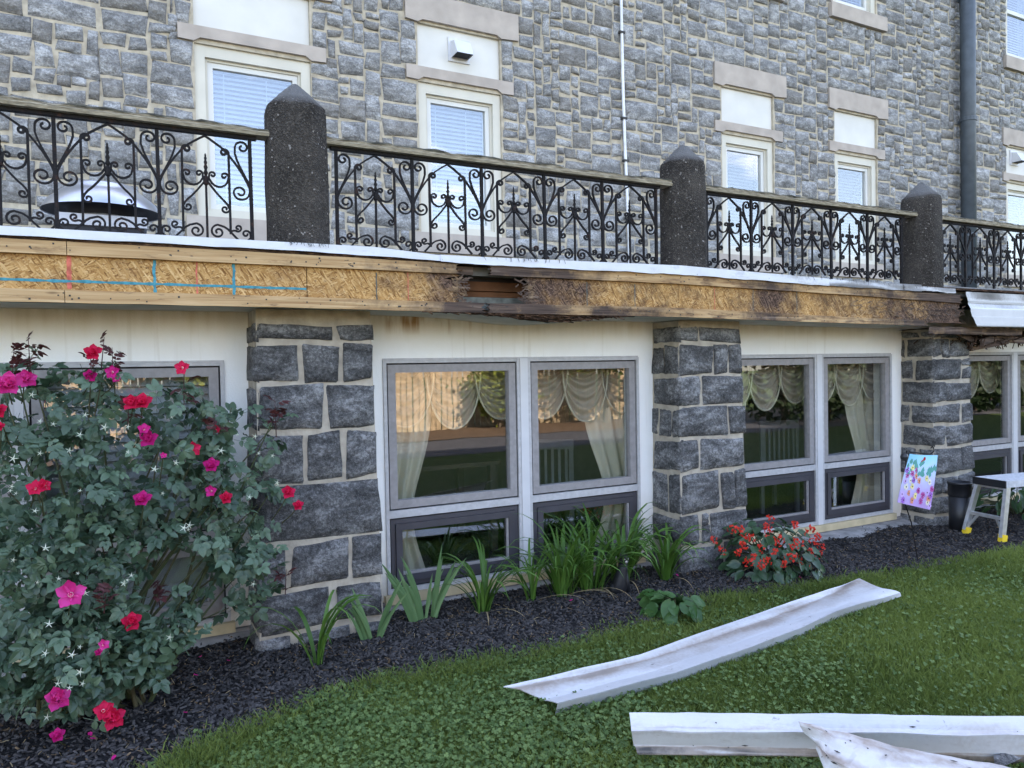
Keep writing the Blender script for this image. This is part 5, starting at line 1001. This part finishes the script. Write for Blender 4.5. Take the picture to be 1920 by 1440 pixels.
for px, py, n, hgt in ((22, 690, 6, 60), (58, 685, 9, 70), (172, 690, 4, 60), (212, 690, 6, 55), (518, 790, 9, 60), (300, 1110, 5, 30), (535, 1085, 5, 25), (240, 770, 4, 20), (345, 735, 4, 40), (400, 800, 5, 30), (195, 1120, 6, 20), (190, 660, 3, 40)):
    Y = rose_depth(px, py) + .04; a = at(px, py + 30, Y); b_ = at(px + random.uniform(-8, 8), py - hgt * .7, Y); mb = MB(); mb.tube([a, a.lerp(b_, .5), b_], [.0028, .002, .0012], 5, tint=.1); mb.build('shoot', 'rose_young', rb)
    for k in range(n): p = a.lerp(b_, .25 + .75 * k / n) + Vector((random.uniform(-.012, .012), random.uniform(-.02, .01), 0)); o = link('young_leaf', YM[k % 2], rb, p); o.rotation_euler = (random.uniform(-.3, 1.4), random.uniform(-.6, .6), random.uniform(0, 6.28)); o.scale = (random.uniform(.5, .85),) * 3

# strap-leaved plants
def blade_mesh(name, key, L_, w, a0, bend, fold=.35, n=9, tint=.5, twist=0., flat=False):
    mb = MB(); x = z = 0.; a = a0; vs = []
    for i in range(n + 1):
        t = i / n; ww = w * (.55 + .9 * min(t * 3, 1) * .5) * (1 - t ** 3.5) + .0006; nx_, nz_ = -math.sin(a), math.cos(a)
        if flat:
            for k, s in ((0, -1), (1, 0), (2, 1)): vs.append((x + nx_ * s * ww * .5, fold * ww * .4 * (1 - abs(s)), z + nz_ * s * ww * .5))
        for k, s in ((0, -1), (1, 0), (2, 1)) if not flat else (): up = fold * ww * .5 * abs(s); vs.append((x + nx_ * up, s * ww * .5 * math.cos(twist * t), z + nz_ * up + s * ww * .5 * math.sin(twist * t)))
        x += math.cos(a) * L_ / n; z += math.sin(a) * L_ / n; a -= bend / n * (.3 + 1.9 * t * t if bend > 1 else 1)
    mb.add(vs, [(i * 3 + k, i * 3 + k + 1, (i + 1) * 3 + k + 1, (i + 1) * 3 + k) for i in range(n) for k in range(2)], tint); return mb.mesh(name, key, smooth=True)
DL = [blade_mesh('leaf', 'daylily', random.uniform(.50, .70), random.uniform(.020, .028), R_(random.uniform(66, 86)), random.uniform(1.9, 3.7), tint=.15 + .1 * i, twist=random.uniform(-.5, .5)) for i in range(9)]
DS = [blade_mesh('dry_leaf', 'straw', random.uniform(.28, .40), .010, R_(random.uniform(30, 55)), 1.6, tint=.4) for i in range(2)]
IR = [blade_mesh('leaf', 'iris', .42 * random.uniform(.7, 1.), random.uniform(.026, .034), R_(random.uniform(66, 88)), random.uniform(.05, .45), .5, 8, .2 + .12 * i, flat=True) for i in range(6)]
def strap(name, label, x, y, n, sc, meshes, group, spread=.05, cat='plant', lean=None, dry=1, fan=None):
    t = thing(name, label, cat, (x, y, mulch_h(x, y)), group)
    for i in range(n):
        a = random.uniform(0, 6.283) if fan is None else fan + (0 if i % 2 else math.pi) + random.uniform(-.25, .25); q = random.uniform(0, spread); o = link('leaf', random.choice(meshes), t, (x + q * math.cos(a), y + q * math.sin(a) * .6, mulch_h(x, y) - .015)); s = sc * random.uniform(.72, 1.08)
        o.rotation_euler = (random.uniform(-.08, .08), random.uniform(-.12, .10), a); o.scale = (s, s, s)
    for i in range(dry): o = link('dry_leaf', random.choice(DS), t, (x, y - .02, mulch_h(x, y))); o.rotation_euler = (0, .2, -1.6 + random.uniform(-1.2, 1.2))
G1 = 'daylilies in the mulch bed under the windows'
strap('daylily', 'lone upright daylily tuft nearest the rose bush, before the left pier', .82, 3.76, 13, .9, DL, G1, .03, dry=0)
strap('daylily', 'loose arching daylily under the left pane of the middle window', 1.925, 4.13, 36, .86, DL, G1, .05, dry=2)
strap('daylily', 'narrow short daylily standing before the white mullion', 2.26, 4.12, 20, .80, DL, G1, .04, dry=1)
strap('daylily', 'tall bushy daylily right beside the white mullion', 2.47, 4.10, 50, .98, DL, G1, .09, dry=2)
strap('daylily', 'dense daylily directly left of the black cat figurine', 2.72, 4.13, 66, 1.0, DL, G1, .12, dry=2)
strap('daylily', 'tall daylily right behind the black cat figurine', 3.03, 4.20, 54, 1.08, DL, G1, .10, dry=1)
strap('daylily', 'rightmost daylily at the foot of the middle pier', 3.30, 4.06, 40, .92, DL, G1, .05, dry=1)
G2 = 'stiff iris fans in the mulch bed'
strap('iris', 'short grey green iris fan at the foot of the left stone pier', 1.175, 3.97, 13, .98, IR, G2, .07, dry=0, fan=.15)
strap('iris', 'taller iris fan with browned tips under the middle window corner', 1.535, 4.16, 15, 1.15, IR, G2, .09, dry=0, fan=.1)
def broad(l, w, crinkle, seed, cup=.2, n=5, m=7):
    b = MB()
    def f(u, v):
        ww = w * math.sin(math.pi * min(1, v * .93 + .05)) ** .7 * (1.15 - .4 * v); s = u * 2 - 1; return (s * ww * .5, v * l, cup * w * s * s * .5 - .22 * l * v * v + crinkle * w * nz(s * 4, v * 6, seed))
    b.grid(f, n, m); return b
def broad_plant(name, label, x, y, rad, hgt, n, key, l, w, cr, cat='plant', z=.0, up=.5, lift=.25):
    t = thing(name, label, cat, (x, y, z)); ms = []
    for i in range(5): b = broad(l, w, cr, i * 3.1 + l); b.t = [.1 + .2 * i] * len(b.v); ms.append(b.mesh('leaf', key, smooth=True))
    for i in range(n):
        a = random.uniform(0, 6.283); e = math.asin(random.uniform(.02, .98)); d = Vector((math.cos(a) * math.cos(e), math.sin(a) * math.cos(e), math.sin(e))); k = random.uniform(.55, 1.); p = Vector((x, y, z + .03)) + Vector((d.x * rad * k, d.y * rad * k, d.z * hgt * k))
        nrm_ = (d * .7 + Vector((0, -.25, up)) + Vector((random.uniform(-.55, .55), random.uniform(-.5, .5), random.uniform(-.2, .4)))).normalized(); yd_ = Vector((d.x + random.uniform(-.5, .5), d.y + random.uniform(-.5, .5), -lift + random.uniform(-.3, .35))); yd_ = (yd_ - nrm_ * yd_.dot(nrm_)).normalized(); xx = yd_.cross(nrm_)
        o = link('leaf', ms[i % 5], t, p); o.rotation_euler = Matrix((xx, yd_, nrm_)).transposed().to_euler(); s = random.uniform(.65, 1.1); o.scale = (s, s, s)
        if i % 4 == 0: mb = MB(); mb.tube([(x + d.x * .03, y + d.y * .03, z - .02), tuple(Vector((x, y, z)).lerp(p, .5) + Vector((0, 0, .05))), tuple(p)], [.007, .005, .003], 5, tint=.5); mb.build('stem', 'cane', t)
    return t
broad_plant('broadleaf_plant', 'low crinkled broad leaved plant at the mulch edge near the middle', 2.86, 3.45, .15, .16, 34, 'hosta', .13, .10, .16, up=.35, lift=-.15)
bg_ = broad_plant('begonia', 'rounded begonia with clustered red flowers right of the middle pier', 4.05, 3.86, .37, .37, 210, 'begonia_leaf', .10, .068, .05, lift=.1)
FM = []
for i in range(3):
    mb = MB(); r = random.Random(i)
    for k in range(14):
        p = petal(.020, .020, .3, k + i * 20); Rm = Matrix.Rotation(r.random() * 6.28, 3, 'Z') @ Matrix.Rotation(r.uniform(-.3, 1.5), 3, 'X'); o_ = Vector((r.uniform(-.028, .028), r.uniform(-.02, .02), r.uniform(-.03, .03))); mb.add([Rm @ Vector(v) + o_ for v in p.v], p.f, r.random())
    FM.append(mb.mesh('flower_cluster', 'begonia_red', smooth=True))
for px, py in ((1372, 996), (1392, 998), (1338, 1015), (1353, 1034), (1436, 993), (1440, 1000), (1490, 988), (1493, 1022), (1487, 1030), (1452, 1037), (1402, 1057), (1413, 1047), (1427, 1065), (1480, 1050), (1497, 1050), (1520, 1040), (1540, 1028), (1525, 1018), (1535, 1045), (1443, 975), (1518, 997), (1407, 1012), (1385, 1040), (1462, 1018), (1470, 1060), (1508, 1065), (1440, 1055), (1395, 1025), (1425, 1030), (1535, 1010)):
    Y = 3.86 - .36 * (1 - ((px - 1440) / 125) ** 2) ** .5 * .9 if abs(px - 1440) < 120 else 3.84; p = at(px, py, Y); o = link('flower_cluster', FM[px % 3], bg_, p); o.rotation_euler = (random.uniform(-.5, .5), random.uniform(-.5, .5), random.random() * 6.28); s = random.uniform(.8, 1.15); o.scale = (s, s, s)
q = at(1895, 985, 4.05); broad_plant('leafy_shrub', 'dark glossy leafy shrub under the rightmost window behind the step stool', q.x + .12, 4.06, .42, .42, 120, 'shrub', .12, .05, .02)

# mulch chips, litter, fallen petals
def visible(P, mg=140):
    d = P - np.array(CAM); z = d @ np.array(cam_look); u = 960 + FPX * (d @ np.array(cam_right)) / np.maximum(z, .01); v = 720 - FPX * (d @ np.array(cam_up)) / np.maximum(z, .01)
    return (z > .3) & (u > -mg * 2) & (u < 1920 + mg * 2) & (v > -mg) & (v < 1440 + mg * 2), z
yb = np.vectorize(lambda x: interp(YB, x))
def mulch_pts(n):
    X = rng.uniform(-2, 9.5, n * 3); Y0 = yb(X) - .03; Y = Y0 + rng.random(n * 3) * (4.45 - Y0); P = np.stack([X, Y, np.zeros_like(X)], 1); ok, z = visible(P); ok &= rng.random(n * 3) < np.clip((4.2 / z) ** 1.5, 0, 1); P = P[ok][:n]
    P[:, 2] = [max(-.008, mulch_h(x, y) + .004) for x, y in P[:, :2]]; return P
chip = np.array([(-.5, -.5, 0), (.5, -.42, 0), (.48, .5, 0), (-.45, .4, 0), (-.42, -.36, 1), (.40, -.3, 1), (.42, .34, 1), (-.38, .3, 1)], float); CF = np.array([(4, 5, 6), (4, 6, 7), (0, 1, 5), (0, 5, 4), (1, 2, 6), (1, 6, 5), (2, 3, 7), (2, 7, 6), (3, 0, 4), (3, 4, 7)])
def chips(name, key, n, lx, ly, lz):
    P = mulch_pts(n); n = len(P); D = np.stack([rng.uniform(*lx, n), rng.uniform(*ly, n), rng.uniform(*lz, n)], 1); nr = rng.normal(size=(n, 3)) * .45 + np.array([0, 0, 1.]); Rm = frames_from(nr, rng.normal(size=(n, 3)))
    V = np.einsum('nij,nkj->nki', Rm, chip[None] * D[:, None, :]) + P[:, None, :]; F = (CF[None] + (np.arange(n) * 8)[:, None, None]).reshape(-1, 3); tag(np_mesh(name, V.reshape(-1, 3), F, key, None, np.repeat(rng.random(n), 8)), kind='stuff')
chips('mulch_chips', 'chip', 26000, (.012, .045), (.005, .013), (.003, .009)); chips('leaf_litter', 'litter', 5200, (.010, .042), (.004, .012), (.001, .003)); chips('straw_bits', 'straw', 600, (.03, .08), (.0015, .003), (.001, .003))
mb = MB()
for px, py in ((372, 1239), (432, 1245), (372, 1273), (352, 1343), (172, 1395), (210, 1440), (1068, 1137), (1185, 1307), (1272, 1088), (500, 1090), (180, 1400), (1504, 1090)):
    p = atz(px, py, 0); zz = max(0, mulch_h(p.x, p.y)) + .016 if p.y > interp(YB, p.x) else .04; pt = petal(.022, .022, .4, px); a = random.random() * 6; mb.add([(p.x + v[0] * math.cos(a) - v[1] * math.sin(a), p.y + v[0] * math.sin(a) + v[1] * math.cos(a), zz + v[2]) for v in pt.v], pt.f, random.random())
tag(mb.build('fallen_petals', 'magenta', smooth=True), kind='stuff')

# lawn: blades and clover as real geometry where the camera stands near
def lawn_pts(n, pw, x0=-1.2, x1=9.5):
    X = rng.uniform(x0, x1, n); top = yb(X) + .035 * np.array([nz(a * 3.1) for a in X]) + .03; Y = rng.uniform(.6, 1, n) ** 1 * 0 + rng.uniform(.9, 3.75, n); P = np.stack([X, Y, np.full(n, -.012)], 1); ok, z = visible(P, 200); ok &= (Y < top + rng.normal(size=n) * .055) & (rng.random(n) < np.clip((2.9 / z) ** pw, 0, 1)); return P[ok], z[ok]
P, z = lawn_pts(1250000, 1.25); pn = np.array([nz(a * 1.9, b * 1.9, 2.) + .6 * nz(a * 5, b * 5, 6.) for a, b in P[:, :2]]); kp = rng.random(len(P)) < np.clip(.92 + 1.5 * pn, .30, 1); P = P[kp]; z = z[kp]; n = len(P); h = rng.uniform(.020, .056, n) * (1 + .4 * np.array([nz(a * 1.7, b * 1.7) for a, b in P[:, :2]])); edge = (yb(P[:, 0]) - P[:, 1]) < .12; h = h * np.where(edge, 1.35, 1.)
a = rng.uniform(0, 6.283, n); ln = rng.normal(size=(n, 2)) * .42; w = rng.uniform(.0016, .0032, n) * np.clip(z / 3.2, 1, 2.2); dx, dy = np.cos(a) * w, np.sin(a) * w; Z0_ = np.zeros(n)
B0 = P + np.stack([dx, dy, Z0_], 1); B1 = P - np.stack([dx, dy, Z0_], 1); Mid = P + np.stack([ln[:, 0] * h * .35, ln[:, 1] * h * .35, h * .6], 1); M0 = Mid + np.stack([dx, dy, Z0_], 1) * .8; M1 = Mid - np.stack([dx, dy, Z0_], 1) * .8; Tp = P + np.stack([ln[:, 0] * h, ln[:, 1] * h, h * .95], 1)
V = np.stack([B0, B1, M0, M1, Tp], 1).reshape(-1, 3); F = (np.array([(0, 1, 3), (0, 3, 2), (2, 3, 4)])[None] + (np.arange(n) * 5)[:, None, None]).reshape(-1, 3); tg = np.clip(rng.random(n) * .55 + .55 * np.array([nz(a_ * .9, b_ * .9, 4.) + .5 for a_, b_ in P[:, :2]]), 0, 1)
tag(np_mesh('grass', V, F, 'grass', None, np.repeat(tg, 5)), kind='stuff'); print('grass blades', n)
P, z = lawn_pts(260000, 1.2); cl = np.array([nz(x * 1.1, y * 1.1, 8.) for x, y in P[:, :2]]) + np.clip(1.0 - P[:, 0] * .35, -.35, .8); ok = rng.random(len(P)) < np.clip(.40 + cl * .75, .12, .95); P = P[ok]; n = len(P); P[:, 2] += rng.uniform(.018, .050, n)
T = []; 
for i in range(3):
    a = i * 2.094; c, s = math.cos(a), math.sin(a)
    for x, y in ((0, 0), (.55, .45), (.42, 1.), (0, .88), (-.42, 1.), (-.55, .45)): T.append((x * c + y * s, -x * s + y * c, .14 * abs(x) + .10 * y))
T = np.array(T) * .0088; CFc = np.concatenate([np.array([(0, 1, 2), (0, 2, 3), (0, 3, 4), (0, 4, 5)]) + 6 * i for i in range(3)]); nr = rng.normal(size=(n, 3)) * .38 + np.array([0, -.15, 1.])
V, F, T_ = scatter(T, CFc, P, frames_from(nr, rng.normal(size=(n, 3))), rng.uniform(.65, 1.35, n), rng.random(n)); tag(np_mesh('clover', V, F, 'clover', None, T_), kind='stuff'); print('clover', n)
P, z = lawn_pts(26000, 1.); e = np.abs(yb(P[:, 0]) - P[:, 1]) < np.abs(rng.normal(size=len(P))) * .16; P = P[e]; n = len(P); h = rng.uniform(.04, .09, n); ln = rng.normal(size=(n, 2)) * 1.2; V = np.stack([P + np.array([.0012, 0, .012]), P + np.array([-.0012, 0, .012]), P + np.stack([ln[:, 0] * h, ln[:, 1] * h, h * .5], 1)], 1).reshape(-1, 3)
tag(np_mesh('dry_grass', V, np.arange(3 * n).reshape(-1, 3), 'straw', None, np.repeat(rng.random(n), 3)), kind='stuff')

# ------------------------------------------------------------------ across the lawn, behind the camera: what the window panes mirror
t = thing('wooden_fence', 'tall sunlit board fence across the lawn, mirrored in the window panes', 'fence', (4, -8.3, 0)); b = MB(); b.box(-.064, .064, -.012, .012, -.05, 2.3); FB_ = b.mesh('board', 'fence_wood')
for i in range(150): o = link('board', FB_, t, (-9 + i * .15, -8.3 + random.uniform(-.03, .03), random.uniform(-.03, .03)))
for zz in (.5, 1.9): b = MB(); b.box(-9.1, 13.5, -8.36, -8.32, zz, zz + .09); b.build('rail', 'fence_wood', t)
def tree(name, label, x, y, h, r, key, n, trunk=.10, flat=1., cat='tree', grp=None, low=.35, ls=1.):
    t = thing(name, label, cat, (x, y, 0), grp); mb = MB(); mb.tube([(x, y, -.1), (x + .05, y, h * .3), (x - .03, y + .05, h * .62), (x, y, h * .9)], [trunk, trunk * .75, trunk * .5, trunk * .15], 8); mb.build('trunk', 'bark', t)
    for k in range(6): a = k * 1.05 + x; e = Vector((x + math.cos(a) * r * .7, y + math.sin(a) * r * .7, h * (.55 + .06 * k))); s0 = Vector((x, y, h * (.25 + .07 * k))); mb = MB(); mb.tube([s0, s0.lerp(e, .5) + Vector((0, 0, .1)), e], [trunk * .4, trunk * .25, trunk * .08], 5); mb.build('limb', 'bark', t)
    cc = rng.normal(size=(26, 3)); cc /= np.linalg.norm(cc, axis=1, keepdims=True); cc *= rng.uniform(.35, 1, (26, 1)); ci = rng.integers(0, 26, n); P = cc[ci] + rng.normal(size=(n, 3)) * .20; P = P * np.array([r, r, h * (1 - low) * .5]) + np.array([x, y, h * (low + (1 - low) * .5)]); P[:, 2] = np.maximum(P[:, 2], .05); nr = rng.normal(size=(n, 3)) + np.array([0, .3, .8])
    V, F, T_ = scatter(leaflet(.11 * ls, .07 * ls), LF, P, frames_from(nr, rng.normal(size=(n, 3))), rng.uniform(.7, 1.3, n), np.clip(rng.random(n) * .6 + .4 * rng.random(26)[ci], 0, 1)); tag(np_mesh('crown', V, F, key, t, T_), kind='stuff')
tree('yellowing_tree', 'yellow green sunlit tree by the board fence, mirrored in the left pane', 1.5, -7.6, 3.6, 1.7, 'tree_leaf', 9000, ls=1.2)
tree('garden_shrub', 'leafy shrub against the board fence, mirrored in the middle window', 8.3, -7.7, 2.0, .9, 'tree_leaf', 2600, .05, cat='shrub', low=.08)
tree('fence_tree', 'slim tree with reddish crown before the fence, mirrored right of the middle', 11.2, -7.2, 3.8, 1.5, 'tree_leaf', 7000, cat='tree')
t = thing('evergreen_hedge', 'tall dark evergreen hedge across the lawn, mirrored in the right panes', 'hedge', (21, -4.2, 0)); n = 24000
P = np.stack([rng.uniform(14, 29, n), rng.uniform(-5.4, -3.2, n), rng.random(n) ** .8 * 4.0], 1); P[:, 2] *= 1 + .15 * np.array([nz(x * .8) for x in P[:, 0]])
V, F, T_ = scatter(leaflet(.20, .12), LF, P, frames_from(rng.normal(size=(n, 3)) + np.array([0, .4, .6]), rng.normal(size=(n, 3))), rng.uniform(.7, 1.3, n), rng.random(n)); tag(np_mesh('foliage', V, F, 'dark_leaf', t, T_), kind='stuff')
for x in np.arange(14.5, 29, 1.6): mb = MB(); mb.tube([(x, -4.3, -.1), (x, -4.3, 3.2)], [.08, .03], 6); mb.build('stem', 'bark', t)
